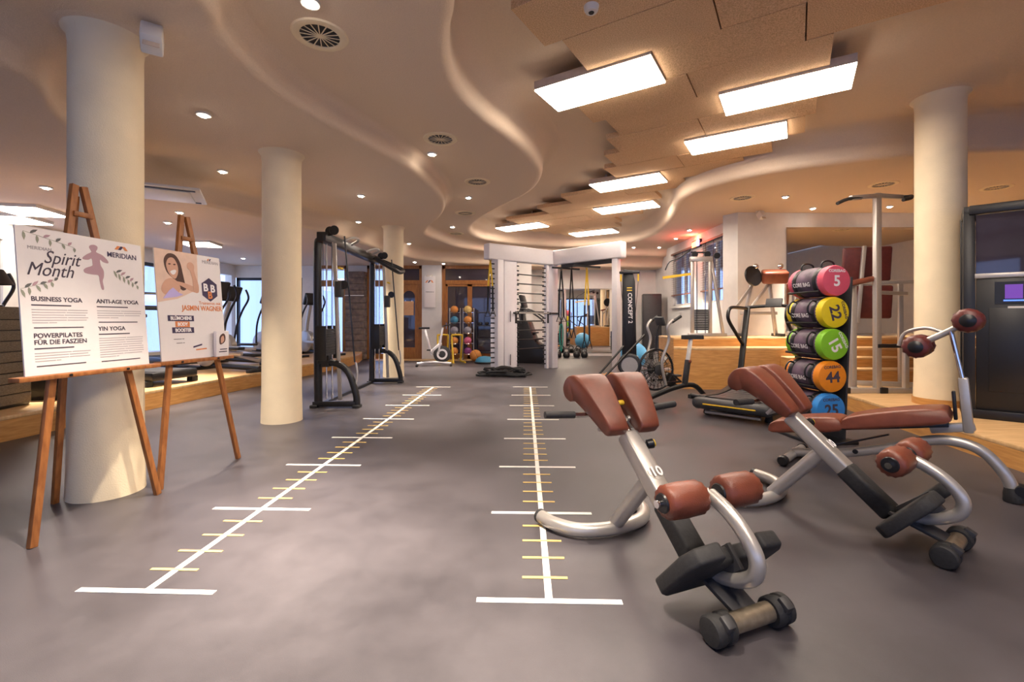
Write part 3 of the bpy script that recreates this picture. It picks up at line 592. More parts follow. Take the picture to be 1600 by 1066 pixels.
    # foot plate
    pl = [(-.25, -.13), (-.21, -.17), (.21, -.17), (.25, -.13), (.25, .08), (.21, .14), (.10, .16), (.07, .08), (-.07, .08), (-.10, .16), (-.21, .14), (-.25, .08)]
    MB().prism(pl, Vector((0, .13, .21))-uu*.03, X, nn, uu*.065).build('foot_plate', 'rubber', t, .014, 3)
    MB().bar(Vector((0, .21, .13)), Vector((0, .06, .27)), .10, .02, (1, 0, 0)).build('plate_bracket', 'dgrey', t, .003)
    # front link and wheel axle
    MB().prism([(-.06, .02), (.06, .02), (.075, .26), (-.075, .26)], (0, 0, .065), X, Vector((0, .94, .33)), Vector((0, -.006, .018))).build('front_link', 'dgrey', t, .004)
    MB().cyl((-.13, 0, .06), (.13, 0, .06), .037, n=18).build('front_axle', 'bronze', t)
    for s in (-1, 1):
        wl = MB().lathe([(.05, 0), (.055, .006), (.056, .035), (.05, .04), (.05, .055), (.056, .06), (.055, .085), (.048, .093), (.03, .096)], (s*.105, 0, .056), X*s, 22).build('transport_wheel', 'rubber', t)
        MB().box((s*.15, -.03, .085), (.04, .05, .06), (R(30), 0, 0)).build('wheel_bracket', 'dgrey', wl, .006)
    return t
back_bench((.905, 1.74, 0), R(22), 'brown leather back extension bench standing over the taped floor ladder')
back_bench((2.23, 2.30, 0), R(36), 'brown leather back extension bench standing before the padded decline bench')

# ---- decline ab bench : local x from head end (low) to mast end
def decline():
    a, b = Vector((2.44, 3.91, 0)), Vector((3.2, 3.1, 0)); d = b-a
    t = thing('decline_bench', 'brown padded decline bench with tall foot-roller mast beside oak platform', 'gym bench', a, math.atan2(d.y, d.x))
    def pad(x0, x1, z0, z1, wd, nm):
        p = [(x0+.02, -.045), (x0-.01, .0), (x0+.03, .055), ((x0+x1)/2, .075), (x1-.05, .065), (x1-.005, .02), (x1-.02, -.045), ((x0+x1)/2, -.05)]
        sl = (z1-z0)/(x1-x0); pf = [(v.x, v.y) for v in smooth_pts([(q_[0], q_[1], 0) for q_ in p], 3, True)]; n = len(pf); vs_ = []
        secs = ((-.5, .8), (-.46, .95), (-.4, 1), (0, 1.06), (.4, 1), (.46, .95), (.5, .8))
        for y, sc in secs: vs_ += [Vector((x, y*wd, z0+(x-x0)*sl+z*sc)) for x, z in pf]
        return MB().add(vs_, [(i*n+j, i*n+(j+1) % n, (i+1)*n+(j+1) % n, (i+1)*n+j) for i in range(6) for j in range(n)]+[tuple(range(n)), tuple(6*n+j for j in range(n))]).build(nm, 'leather', t, ang=60)
    pad(-.16, .35, .27, .37, .29, 'head_pad'); pad(.36, .96, .385, .53, .30, 'seat_pad')
    MB().bar((-.1, 0, .24), (.95, 0, .46), .10, .025).build('pad_board', 'black', t, .004)
    MB().tube([(-.02, 0, .06), (.3, 0, .12), (.6, 0, .22), (.85, 0, .33), (1.0, 0, .345), (1.12, 0, .30), (1.22, 0, .17), (1.26, 0, .05)], .036, 14, 5).build('frame_tube', 'silver', t)
    MB().bar((.1, .0, .1), (.62, 0, .33), .03, .012).build('adjust_ladder', 'black', t)
    MB().lathe([(.018, 0), (.018, .012), (.001, .013)], (.42, -.036, .165), (0, -1, 0), 16).build('round_badge', 'black', t)
    rf = MB().cyl((-.02, -.27, .045), (-.02, .27, .045), .034, n=14).build('rear_foot', 'silver', t)
    for s in (-1, 1): MB().lathe([(.036, 0), (.042, .005), (.042, .045), (.034, .055)], (-.02, s*.25, .045), (0, s, 0), 14).build('foot_cap', 'black', rf)
    ff = MB().lathe([(.055, 0), (.058, .01), (.05, .06), (.04, .09)], (1.265, 0, .006), (-.15, 0, 1), 18).build('front_foot', 'rubber', t)
    MB().cyl((1.29, -.05, .09), (1.29, .05, .09), .03, n=14).build('wheel', 'black', t)
    MB().bar((.85, 0, .41), (1.08, 0, .47), .05, .06).build('mast_bracket', 'silver', t, .01)
    MB().bar((1.05, 0, .42), (1.02, 0, .80), .075, .055, (1, 0, 0)).build('mast', 'silver', t, .012); MB().bar((.985, -.0, .5), (.972, 0, .70), .05, .02, (1, 0, 0)).build('mast_insert', 'black', t, .006)
    for y in (-.018, .018): MB().cyl((1.02, y, .78), (.96, y, 1.12), .013, n=10).build('mast_rod', 'chrome', t)
    MB().tube([(.79, 0, 1.02), (.95, 0, 1.12), (1.05, 0, 1.19)], .022, 12, 4).build('roller_bar', 'silver', t)
    MB().tube([(.92, .03, 1.11), (.82, .10, 1.14), (.70, .14, 1.10), (.66, .15, 1.0)], .013, 10, 4).build('grab_handle', 'silver', t)
    for cx, cz in ((.79, 1.01), (1.05, 1.195)):
        MB().cyl((cx, -.2, cz), (cx, .2, cz), .014, n=10).build('roller_axle', 'chrome', t)
        for s in (-1, 1):
            vs_ = []; n = 24; rp = [(.03, 0), (.062, .008), (.078, .03), (.082, .09), (.078, .15), (.062, .172), (.03, .18)]
            for i, (r, hh) in enumerate(rp):
                for j in range(n):
                    q_ = 2*math.pi*j/n; rr = r*(1+(.06*math.cos(q_*12) if i in (1, 2, 4, 5) else 0)); vs_.append(Vector((cx+math.cos(q_)*rr, s*(.03+hh), cz+math.sin(q_)*rr)))
            ro = MB().add(vs_, [(i*n+j, i*n+(j+1) % n, (i+1)*n+(j+1) % n, (i+1)*n+j) for i in range(6) for j in range(n)]+[tuple(range(n)), tuple(6*n+j for j in range(n))]).build('roller_pad', 'leatherd', t, ang=60)
            MB().lathe([(.001, 0), (.040, .002), (.043, .008), (.03, .018), (.001, .02)], (cx, s*.204, cz), (0, s, 0), 18).build('roller_cap', 'black', ro)
decline()

# ---- core bag rack with five bags
t = thing('bag_rack', 'black leaning rack holding five colourful weight bags', 'rack', (3.07, 4.4, 0), R(4))
MB().bar((.19, .22, .02), (.31, .27, 1.62), .36, .022, (1, 0, 0)).build('side_plate', 'dgrey', t, .004)
MB().bx(-.22, .26, -.05, .5, 0, .03).build('base_plate', 'black', t, .006)
bag = [(1.585, .05, .153, 'pink', '5', 0, 'white', 'pink'), (1.272, .03, .153, 'byellow', '22', -75, 'ink', 'yellow'), (.96, .0, .153, 'green', '15', -62, 'wink', 'green'), (.648, -.01, .153, 'borange', '44', 4, 'ink', 'orange'), (.336, -.03, .153, 'blue', '25', 2, 'ink', 'blue')]
for z, y, r, m, num, rot, tm, cn in bag:
    xo = .11*(z-.36)/1.2
    rr = r*1.02+.009; rx, rzz = rr*math.sin(R(52)), -rr*math.cos(R(52)); org = Vector((3.07+xo-y*.07, 4.4+y, z))
    toR = lambda v: Matrix.Rotation(R(-4), 3, 'Z') @ (org+Matrix.Rotation(R(6), 3, 'Z') @ Vector(v)-Vector((3.07, 4.4, 0)))
    ck = MB().tube([toR(v) for v in ((-rx, .07, rzz), (-rx, .50, rzz), (-rx+.03, .53, rzz), (rx-.03, .53, rzz), (rx, .50, rzz), (rx, .07, rzz))], .011, 8)
    pm = toR((rx, .20, rzz)); xp = .19+.12*(pm.z-.02)/1.6; ck.bar(pm, (xp, pm.y, pm.z), .05, .018); ck.build('cradle', 'black', t)
    g = thing('weight_bag', '%s and black cylindrical weight bag marked %s on the leaning rack' % (cn, num), 'weight bag', Vector((3.07+xo, 4.4, z))+Vector((-y*.07, y, 0)), R(6), 'weight bags on the rack')
    MB().lathe([(r*.97, .055), (r, .07), (r, .43), (r*.97, .445)], (0, 0, 0), (0, 1, 0), 32).build('body', 'purple', g)
    for y0, y1, rev in ((0, .06, 0), (.44, .5, 1)):
        pr = [(.001, 0), (r*.80, 0), (r*.95, .006), (r*1.01, .03), (r*1.0, .075)] if not rev else [(r*1.0, -.02), (r*1.01, .02), (r*.94, .05), (r*.8, .058), (.001, .058)]
        MB().lathe(pr, (0, y0, 0), (0, 1, 0), 36).build('end_cap', m, g)
    for y0 in (.09, .36): MB().lathe([(r*1.015, 0), (r*1.02, .005), (r*1.02, .045), (r*1.015, .05)], (0, y0, 0), (0, 1, 0), 32).build('band', 'black', g)
    ga = 0 if num == '5' else R(-72)      # lower bags carry their grips at the side
    for y0 in (.115, .385): MB().tube([Matrix.Rotation(ga, 3, 'Y') @ Vector(v) for v in ((-.07, y0, r*.92), (-.06, y0, r+.035), (0, y0, r+.055), (.06, y0, r+.035), (.07, y0, r*.92))], .009, 8, 4).build('grip', 'black', g)
    a = R(rot); ex = Vector((math.cos(a), 0, math.sin(a))); ey = Vector((-math.sin(a), 0, math.cos(a)))
    text(num, r*.95, 'wink' if tm in ('white', 'wink') else 'ink', g, basis(-ey*r*.33-ex*0+Vector((0, -.0012, 0)), ex, ey), 'number', 'CENTER', bold=.004)
    text('COREBAG', r*.25, 'wink' if tm in ('white', 'wink') else 'ink', g, basis(ey*r*.55+Vector((0, -.0012, 0)), ex, ey), 'lettering', 'CENTER', bold=.001)
    text('CORE BAG', .06, 'wink', g, basis(Vector((-r*1.0-.003, .39, -r*.30)), (0, -1, 0), (-.28, 0, .96)), 'side_lettering', bold=.001, sx=.8)
# ---- curved treadmill
t = thing('curved_treadmill', 'black curved manual treadmill with yellow edge line before the stage', 'treadmill', (2.65, 5.48, 0), R(-45))
sec = smooth_pts([(0, 0, .20), (0, .15, .19), (0, .45, .175), (0, .8, .19), (0, 1.15, .25), (0, 1.5, .36)], 4)
b = MB(); n = len(sec)
b.add([Vector((sx*.30, p.y, p.z+dz)) for dz in (.03, .0) for sx in (-1, 1) for p in sec], [(j, j+1, n+j+1, n+j) for j in range(n-1)]+[(2*n+j, 3*n+j, 3*n+j+1, 2*n+j+1) for j in range(n-1)]); b.build('belt_bed', 'rubber', t)
sl = None
for j in range(30):
    y = .02+j*.05; k = min(range(n), key=lambda i: abs(sec[i].y-y)); z = sec[k].z; k2 = min(k+1, n-1); ang = math.atan2(sec[k2].z-sec[k2-1].z, sec[k2].y-sec[k2-1].y)
    if not sl: sl = MB().box((0, 0, 0), (.60, .042, .012)).build('belt_slat', 'dgrey', t, .003); o = sl
    else: o = sl.copy(); col.objects.link(o); o.parent = t
    o.location = (0, y, z+.04); o.rotation_euler = (ang, 0, 0)
for s in (-1, 1):
    pr = [(p.y, p.z+.055) for p in sec]+[(1.52, .12), (1.2, .09), (.3, .07), (0, .09), (-.05, .14)]
    MB().prism(pr, (s*.31, 0, 0), (0, 1, 0), (0, 0, 1), (s*.10, 0, 0)).build('side_rail', 'black', t, .012)
    MB().tube([(s*.415, .05, .215), (s*.415, .5, .19), (s*.415, .95, .225), (s*.415, 1.4, .34)], .006, 6, 3).build('yellow_line', 'yellow', t)
    MB().bar((s*.36, 1.3, .2), (s*.36, 1.68, 1.40), .055, .075, (1, 0, 0)).build('upright', 'black', t, .01)
    MB().tube([(s*.36, 1.66, 1.37), (s*.36, 1.3, 1.38), (s*.36, .98, 1.37), (s*.36, .88, 1.28), (s*.36, .92, 1.18), (s*.36, 1.2, 1.0), (s*.36, 1.5, .82)], .024, 10, 5).build('handrail', 'black', t)
    for y in (.15, 1.35): MB().lathe([(.04, 0), (.045, .01), (.03, .1)], (s*.36, y, 0), n=12).build('foot', 'rubber', t)
MB().tube([(-.40, -.02, .155), (-.38, -.05, .165), (.38, -.05, .165), (.40, -.02, .155)], .075, 14).build('rear_roller_housing', 'dgrey', t)
MB().bx(-.30, .30, -.135, -.12, .16, .172).build('yellow_strip', 'yellow', t); MB().cyl((-.32, .0, .05), (.32, .0, .05), .022, n=10).build('silver_crossbar', 'silver', t)
MB().tube([(-.36, 1.68, 1.39), (0, 1.72, 1.41), (.36, 1.68, 1.39)], .024, 10, 4).build('front_bar', 'black', t); MB().box((0, 1.68, 1.45), (.22, .03, .14), (R(-25), 0, 0)).build('console', 'dgrey', t, .01)
# ---- air bike
t = thing('air_bike', 'black fan bike with silver seat post next to the treadmill', 'exercise bike', (2.03, 6.42, 0), R(20))
MB().torus((0, 0, .50), (0, 1, 0), .285, .016, 36).build('fan_rim', 'black', t)
for s in (-1, 1): 
    b = MB()
    for k in range(24): a = k*math.pi/12; b.cyl((.05*math.cos(a), s*.06, .5+.05*math.sin(a)), (.283*math.cos(a), s*.045, .5+.283*math.sin(a)), .0035, n=5)
    for rr in (.10, .17, .23): b.torus((0, s*.055, .5), (0, 1, 0), rr, .0035, 30, 5)
    b.build('fan_guard', 'black', t)
    MB().lathe([(.001, 0), (.07, 0), (.075, .02), (.05, .03), (.001, .03)], (0, s*.06, .5), (0, s, 0), 20).build('hub_cover', 'dgrey', t)
fb = None
for k in range(8):
    if not fb: fb = MB().box((.15, 0, 0), (.2, .07, .006), (R(25), 0, 0)).build('fan_blade', 'silver', t); o = fb
    else: o = fb.copy(); col.objects.link(o); o.parent = t
    o.location = (0, 0, .5); o.rotation_euler = (0, k*math.pi/4, 0)
MB().tube([(-.12, 0, .10), (.3, 0, .22), (.65, 0, .25), (.85, 0, .10)], .035, 12, 4).build('main_frame', 'black', t)
for x, nm in ((-.14, 'front_stabilizer'), (.86, 'rear_stabilizer')): 
    MB().cyl((x, -.27, .05), (x, .27, .05), .03, n=12).build(nm, 'black', t)
    for s in (-1, 1): MB().box((x, s*.27, .03), (.09, .06, .06)).build('rubber_foot', 'rubber', t, .01)
MB().bar((.50, 0, .25), (.56, 0, .62), .06, .07, (0, 1, 0)).build('seat_tube', 'dgrey', t, .01); MB().bar((.55, 0, .58), (.61, 0, .92), .04, .055, (0, 1, 0)).build('seat_post', 'whitep', t, .008)
MB().lathe([(.001, 0), (.02, .003), (.025, .02), (.01, .03)], (.56, -.03, .6), (0, -1, 0), 12).build('post_knob', 'leather', t)
MB().prism(blob([(-.16, 0), (-.10, .03), (.02, .05), (.12, .12), (.17, .08), (.18, 0), (.17, -.08), (.12, -.12), (.02, -.05), (-.10, -.03)]), (.60, 0, .92), (1, 0, 0), (0, 1, 0), (0, 0, .06)).build('saddle', 'rubber', t, .02, 3)
for s in (-1, 1):
    MB().tube([(.05, s*.15, .30), (-.03, s*.17, .62), (.06, s*.2, .92), (.02, s*.22, 1.10), (.10, s*.24, 1.20)], .02, 10, 5).build('lever_arm', 'silver', t)
    MB().tube([(.08, s*.24, 1.17), (.22, s*.25, 1.25)], .022, 10).build('lever_grip', 'rubber', t)
    MB().bar((.33, s*.12, .33), (.33+.14*s, s*.12, .33-.1*s), .02, .03, (0, 1, 0)).build('crank', 'black', t)
    MB().box((.33+.14*s, s*.2, .33-.1*s), (.1, .09, .025)).build('pedal', 'rubber', t, .004)
    MB().bar((.33, s*.13, .33), (.05, s*.15, .33), .02, .025).build('push_rod', 'black', t)
MB().lathe([(.001, 0), (.1, 0), (.105, .015), (.1, .05), (.001, .05)], (.33, .09, .33), (0, 1, 0), 20).build('chain_cover', 'black', t)
MB().tube([(.0, 0, .76), (.02, 0, 1.0), (.06, 0, 1.12)], .018, 8, 3).build('console_post', 'black', t); MB().box((.07, 0, 1.18), (.03, .18, .13), (0, R(-20), 0)).build('console', 'dgrey', t, .01)
# ---- ski machine
t = thing('ski_machine', 'tall black ski machine tower with yellow handles and white lettering', 'ski machine', (2.40, 9.3, 0), R(-14))
MB().prism([(-.15, 0), (.15, 0), (.11, 1.9), (.06, 2.12), (-.12, 2.15), (-.14, 1.9)], (0, -.07, .08), (1, 0, 0), (0, 0, 1), (0, .14, 0)).build('tower', 'black', t, .012)
MB().lathe([(.001, 0), (.2, 0), (.23, .03), (.23, .2), (.2, .23), (.001, .23)], (0, -.3, .30), (0, 1, 0), 28).build('flywheel_housing', 'dgrey', t); MB().lathe([(.10, 0), (.16, 0), (.16, .006), (.10, .006)], (0, -.307, .30), (0, 1, 0), 24).build('vent_ring', 'silver', t)
MB().bx(-.24, .24, -.45, .12, 0, .09).build('floor_plate', 'black', t, .01)
text('CONCEPT 2', .115, 'wink', t, basis((-.03, -.072, 1.75), (.02, 0, -1), (1, 0, 0)), 'tower_lettering', bold=.001)
MB().bx(-.05, .05, -.073, -.071, 1.79, 1.81).bx(-.05, .05, -.073, -.071, 1.84, 1.86).build('tower_logo', 'yellow', t)
for s in (-1, 1):
    MB().cyl((s*.17, -.12, 2.12), (s*.17, -.12, 1.98), .016, n=8).build('handle', 'yellow', t); MB().cyl((s*.17, -.12, 1.98), (s*.05, -.085, .5), .005, n=5).build('cord', 'black', t)
MB().bar((-.2, -.1, 2.16), (.2, -.1, 2.16), .06, .05).build('pulley_arm', 'black', t, .008)
for p, q_, lab in ((Vector((1.63, 9.0, .02)), Vector((2.27, 9.243, .665)), 'long black bar resting its top against the ski machine tower'), (Vector((1.72, 8.81, .02)), Vector((2.68, 9.19, .90)), 'long black bar resting across the ski machine flywheel housing')):
    d_ = (q_-p).normalized(); o = MB().tube([p, p.lerp(q_, .5), q_-d_*.08, q_-d_*.08, q_], [.021, .021, .021, .026, .026], 10).build('leaning_bar', 'black'); tag(o, lab, 'bar', 'leaning bars')
t = thing('wooden_plate', 'small round-holed wooden plate on floor beside ski machine', 'wooden plate', (2.13, 9.85, 0)); MB().bx(-.17, .17, -.12, .12, 0, .025).build('board', 'oak', t, .006); MB().torus((0, 0, .04), (0, 0, 1), .09, .016).build('ring', 'oak', t)
# ---- white training rig
t = thing('training_rig', 'large white angled training rig with black pegs and cross bars', 'training rig', (0, 0, 0))
J = Vector((1.03, 11.4, 0)); A_ = Vector((-.58, 10.2, 0)); B_ = Vector((2.45, 9.95, 0))
for p, nm in ((A_, 'left_beam'), (B_, 'right_beam')):
    MB().bar(p+Vector((0, 0, 2.74)), J+Vector((0, 0, 2.74)), .22, .36).build(nm, 'lilac', t, .03, 3)
dA = (J-A_).normalized(); dB = (B_-J).normalized()
o = MB().bar(B_-dB*1.0+Vector((0, -.135, 2.72)), B_-dB*.15+Vector((0, -.135, 2.72)), .01, .13).build('beam_plate', 'whitep', t); 
def post(c, wd, dp, d, pegs=1, side=1):
    m_ = Matrix.Rotation(math.atan2(d.y, d.x), 3, 'Z'); pc = c+Vector((0, 0, 1.28))
    po = MB().box(pc, (wd, dp, 2.56), m_).build('post', 'lilac', t, .008)
    e = m_ @ Vector((1, 0, 0)); pg = None
    if pegs:
        for k in range(22):
            z = .12+k*.112; a = c+e*side*wd/2+Vector((0, 0, z)); b_ = a+e*side*.09
            MB().cyl(a, b_, .016, n=8).build('peg', 'black', po)
    return po
post(A_+dA*.30, .16, .30, dA, 1, -1); post(A_+dA*.62, .30, .12, dA, 0)
post(A_+dA*.80, .06, .10, dA, 1, 1); post(J-dA*.22, .07, .10, dA, 1, -1); post(J, .18, .16, dA, 0); post(B_-dB*.2, .14, .14, dB, 0)
for k in range(9): MB().cyl(A_+dA*.9+Vector((0, .9, .45+k*.24)), J-dA*.1+Vector((-.1, .9, .45+k*.24)), .017, n=8).build('rung', 'black', t)
for p in (A_+dA*.85, J-dA*.05): MB().bar(p+Vector((0, .9, 0)), p+Vector((0, .9, 2.55)), .06, .06).build('rear_post', 'lilac', t); MB().bar(p+Vector((0, 0, 2.6)), p+Vector((0, .93, 2.6)), .06, .08).build('top_tie', 'lilac', t)
for z in (1.28, .28): MB().box(A_+dA*.62+Vector((.05, -.08, z)), (.016, .03, .25)).build('slot_handle', 'dgrey', t)
MB().bar(J+dB*.28+Vector((0, 0, 2.52)), B_-dB*.3+Vector((0, 0, 2.52)), .05, .10).build('strap_rail', 'black', t)
for f in (.2, .5): p = J.lerp(B_, f); MB().bar(p+Vector((-.35, -.25, 2.45)), p+Vector((.35, .15, 2.45)), .04, .04).build('strap_bar', 'black', t)
bn = Vector((dA.y, -dA.x, 0)); BO = bn*.112                     # bar line lies in front of the posts
for f in (.80, 1.788):
    c = A_+dA*f+Vector((0, 0, 1.36)); m_ = Matrix.Rotation(math.atan2(dA.y, dA.x), 3, 'Z'); hk = MB()
    for off, dy, zc, dz in ((.055, .02, -.1, .28), (.095, .09, -.024, .02), (.138, .012, -.005, .06)): hk.box(c+bn*off+Vector((0, 0, zc)), (.045, dy, dz), m_)
    hk.build('bar_hook', 'black', t)
t = thing('barbell', 'bare silver barbell resting across the white rig', 'barbell', A_+dA*.70+BO+Vector((0, 0, 1.36)), math.atan2(dA.y, dA.x))
MB().cyl((.04, 0, 0), (1.15, 0, 0), .016, n=10).build('shaft', 'silver', t); MB().cyl((1.13, 0, 0), (1.37, 0, 0), .025, n=12).build('sleeve', 'black', t); MB().cyl((-.01, 0, 0), (.06, 0, 0), .025, n=12).build('sleeve', 'black', t)
def strap(loc, lab, m1, L, m2='black', ring=False):
    t = thing('suspension_strap', lab, 'exercise strap', loc, random.uniform(-.4, .4))
    for s in (-1, 1):
        MB().bar((0, 0, 0), (s*.05, 0, -L*.45), .035, .006, (0, 1, 0)).build('upper_strap', m1, t); MB().bar((s*.05, 0, -L*.45), (s*.06, 0, -L*.86), .04, .012, (0, 1, 0)).build('lower_strap', m2, t)
        MB().tube([(s*.06, 0, -L*.85), (s*.06-.06, 0, -L*.97), (s*.06+.06, 0, -L*.97), (s*.06, 0, -L*.85)], .012, 8).build('handle', m2, t)
    MB().torus((0, 0, .0), (0, 1, 0), .03, .007, 14, 6).build('carabiner', 'chrome', t)
for i, (px, Y, m1, lab, L) in enumerate(((893, 10.99, 'black', 'black suspension strap hanging in front of floor-length mirror', 1.75), (917, 10.64, 'yellow', 'yellow and black suspension strap hanging from the rig rail', 1.95), (764, 10.1, 'yellow', 'long yellow resistance band hanging at the rig end post', 1.3), (877, 11.0, 'black', 'short black suspension strap close to the rig corner post', 1.3))):
    strap((-.484, 10.172, 2.54) if i == 2 else ((px-800)/FPX*Y, Y, (2.46, 2.42, 2.54, 2.42)[i]), lab, m1, L)
t = thing('teal_band', 'teal resistance band hanging below rig beside the corner post', 'exercise band', ((877-800)/FPX*11.0, 11.0, .775)); MB().tube([(0, 0, .35), (-.04, 0, .1), (0, 0, -.35), (.04, 0, .1)], .014, 8, 4, closed=True).build('band', 'teal', t); MB().cyl((0, 0, .33), (0, 0, .40), .02, n=8).build('clip', 'black', t)
# kettlebells
for i, x in enumerate((885, 901, 913, 872)):
    t = thing('kettlebell', 'black kettlebell on floor in front of the back mirror', 'kettlebell', ((x-800)/FPX*14.5, 14.5, 0), 0, 'kettlebells before the mirror')
    MB().lathe([(.06, 0), (.09, .01), (.115, .07), (.11, .13), (.08, .18), (.04, .20)], n=18).build('body', 'black', t); MB().tube([(-.06, 0, .17), (-.075, 0, .23), (-.04, 0, .285), (.04, 0, .285), (.075, 0, .23), (.06, 0, .17)], .016, 8, 4).build('handle', 'dgrey', t)
# battle rope
pts = []
for i in range(150):
    a = i*.42; f = i/150; rr = .30-.12*f+.07*math.sin(i*.9); pts.append((rr*1.35*math.cos(a)+.12*math.sin(i*.13), rr*.8*math.sin(a)-.05*math.cos(i*.21), .03+.17*f*abs(math.sin(i*.37+1))))
pts += [(-.35, -.1, .04), (-.52, -.12, .026), (-.6, -.05, .026)]
t = thing('battle_rope', 'heap of thick black battle rope on floor before the rig', 'rope', (-.16, 9.75, 0)); MB().tube(pts, .024, 7).build('coil', 'rope', t); MB().cyl((.3, -.18, .03), (.45, -.25, .03), .032, n=10).build('grip', 'rubber', t)
# ---- cable crossover (runs along Y)
t = thing('cable_crossover', 'black double-tower cable crossover with overhead pull-up beam', 'cable machine', (-2.50, 7.45, 0), R(90))
for sx in (-1, 1):
    x = sx*1.22
    tw = MB().tube([(x-sx*.02, .16, .04), (x, .16, 1.2), (x, .16, 2.15), (x-sx*.05, .14, 2.30), (x-sx*.2, .12, 2.33)], .055, 12, 4).build('upright', 'black', t)
    MB().tube([(x, .16, .62), (x, -.1, .60), (x, -.26, .48), (x, -.36, .2), (x, -.38, .04)], .045, 12, 5).build('front_arch', 'black', t)
    MB().bar((x, -.40, .05), (x, .22, .05), .08, .07).build('base_rail', 'black', t, .01)
    for y in (-.38, .2): MB().box((x, y, .02), (.14, .09, .04)).build('foot_pad', 'rubber', t, .006)
    for k in range(10): MB().bx(x-.16, x+.16, -.02, .10, .72+k*.036, .752+k*.036).build('weight_plate', 'dgrey', t)
    [MB().bx(x+q_-.0125, x+q_+.0125, -.03, .11, .66, 1.12).build('stack_guard', 'black', t, .004) for q_ in (-.18, .18)]; MB().box((x, .04, .64), (.12, .1, .16)).build('stack_base', 'black', t)
    for y in (-.0, .08): MB().cyl((x-sx*.10, y, .1), (x-sx*.10, y, 2.28), .012, n=8).build('guide_rod', 'chrome', t)
    MB().bar((x-sx*.02, -.14, .10), (x-sx*.02, -.06, 2.25), .05, .03, (1, 0, 0)).build('pulley_track', 'silver', t, .004)
    cr = MB().box((x-sx*.02, -.13, 1.62 if sx < 0 else 1.55), (.11, .09, .22)).build('carriage', 'dgrey', t, .012); MB().lathe([(.02, 0), (.06, 0), (.06, .025), (.02, .025)], (x-.01, -.2, 1.68), (1, 0, 0), 18).build('pulley', 'black', cr); MB().cyl((x-sx*.02, -.17, 1.9), (x-sx*.02-.12, -.17, 1.9), .017, n=8).build('yellow_knob', 'yellow', cr)
    for k, yy in ((0, -.08), (1, .0)): MB().lathe([(.02, 0), (.062, 0), (.066, .008), (.062, .024), (.02, .024)], (x-.05+k*.06, yy, 2.42), (1, 0, 0), 20).build('top_pulley', 'black', t)
    MB().cyl((x+.02, -.2, 2.35), (x+.02, -.34, .62), .011, n=6).build('cable', 'black', t); MB().cyl((x-.09, .05, 2.35), (x-.09, .05, 1.1), .005, n=5).build('thin_cable', 'black', t)
    MB().tube([(x, -.36, .62), (x, -.38, .45), (x, -.34, .22)], .014, 8, 3).build('cable_end', 'silver', t)
MB().bar((-1.3, .08, 2.33), (1.3, .08, 2.33), .13, .13).build('top_beam', 'black', t, .012)
for x in (-.75, .3): MB().tube([(x, -.02, 2.36), (x+.06, -.14, 2.42), (x+.26, -.16, 2.42), (x+.34, -.02, 2.36)], .02, 10, 3).build('pullup_grip', 'silver', t)
MB().tube([(.75, -.02, 2.32), (.82, -.35, 2.12), (1.15, -.38, 2.10), (1.42, -.36, 2.18), (1.25, -.02, 2.32)], .042, 10, 3).build('pullup_handle', 'black', t)
MB().bar((-1.22, .16, .03), (1.22, .16, .03), .05, .03).build('floor_beam', 'black', t)
# ---- spin bike
t = thing('spin_bike', 'white spinning bike standing near the arched timber door', 'exercise bike', (-2.05, 11.9, 0), R(8))
MB().lathe([(.001, 0), (.2, 0), (.225, .012), (.225, .04), (.2, .05), (.001, .05)], (.22, -.025, .30), (0, 1, 0), 26).build('flywheel', 'dgrey', t); MB().lathe([(.09, 0), (.14, 0), (.14, .004), (.09, .004)], (.22, -.03, .30), (0, 1, 0), 20, True).build('flywheel_ring', 'lilac', t)
MB().bar((-.05, 0, .28), (-.22, 0, .95), .05, .07, (0, 1, 0)).build('seat_tube', 'lilac', t, .01); MB().bar((.12, 0, .30), (.24, 0, 1.0), .05, .06, (0, 1, 0)).build('head_tube', 'lilac', t, .01); MB().bar((-.08, 0, .35), (.2, 0, .6), .05, .07).build('down_tube', 'lilac', t, .01)
MB().prism(blob([(-.14, .09), (-.1, .1), (.0, .04), (.12, .02), (.14, 0), (.12, -.02), (0, -.04), (-.1, -.1), (-.14, -.09)]), (-.24, 0, .96), (1, 0, 0), (0, 1, 0), (0, 0, .05)).build('saddle', 'black', t, .012)
MB().tube([(.45, -.18, 1.08), (.3, -.2, 1.05), (.24, 0, 1.03), (.3, .2, 1.05), (.45, .18, 1.08)], .016, 8, 4).build('handlebar', 'black', t)
MB().tube([(-.42, 0, .06), (0, 0, .1), (.45, 0, .06)], .03, 10, 3).build('frame_rail', 'lilac', t)
for x in (-.42, .45): MB().bar((x, -.25, .025), (x, .25, .025), .06, .05).build('stabilizer', 'black', t, .01)
for s in (-1, 1): MB().bar((-.02, s*.08, .30), (-.02+s*.1, s*.09, .18 if s > 0 else .42), .02, .03, (0, 1, 0)).build('crank', 'silver', t); MB().box((-.02+s*.1, s*.14, .18 if s > 0 else .42), (.1, .09, .03)).build('pedal', 'black', t, .004)
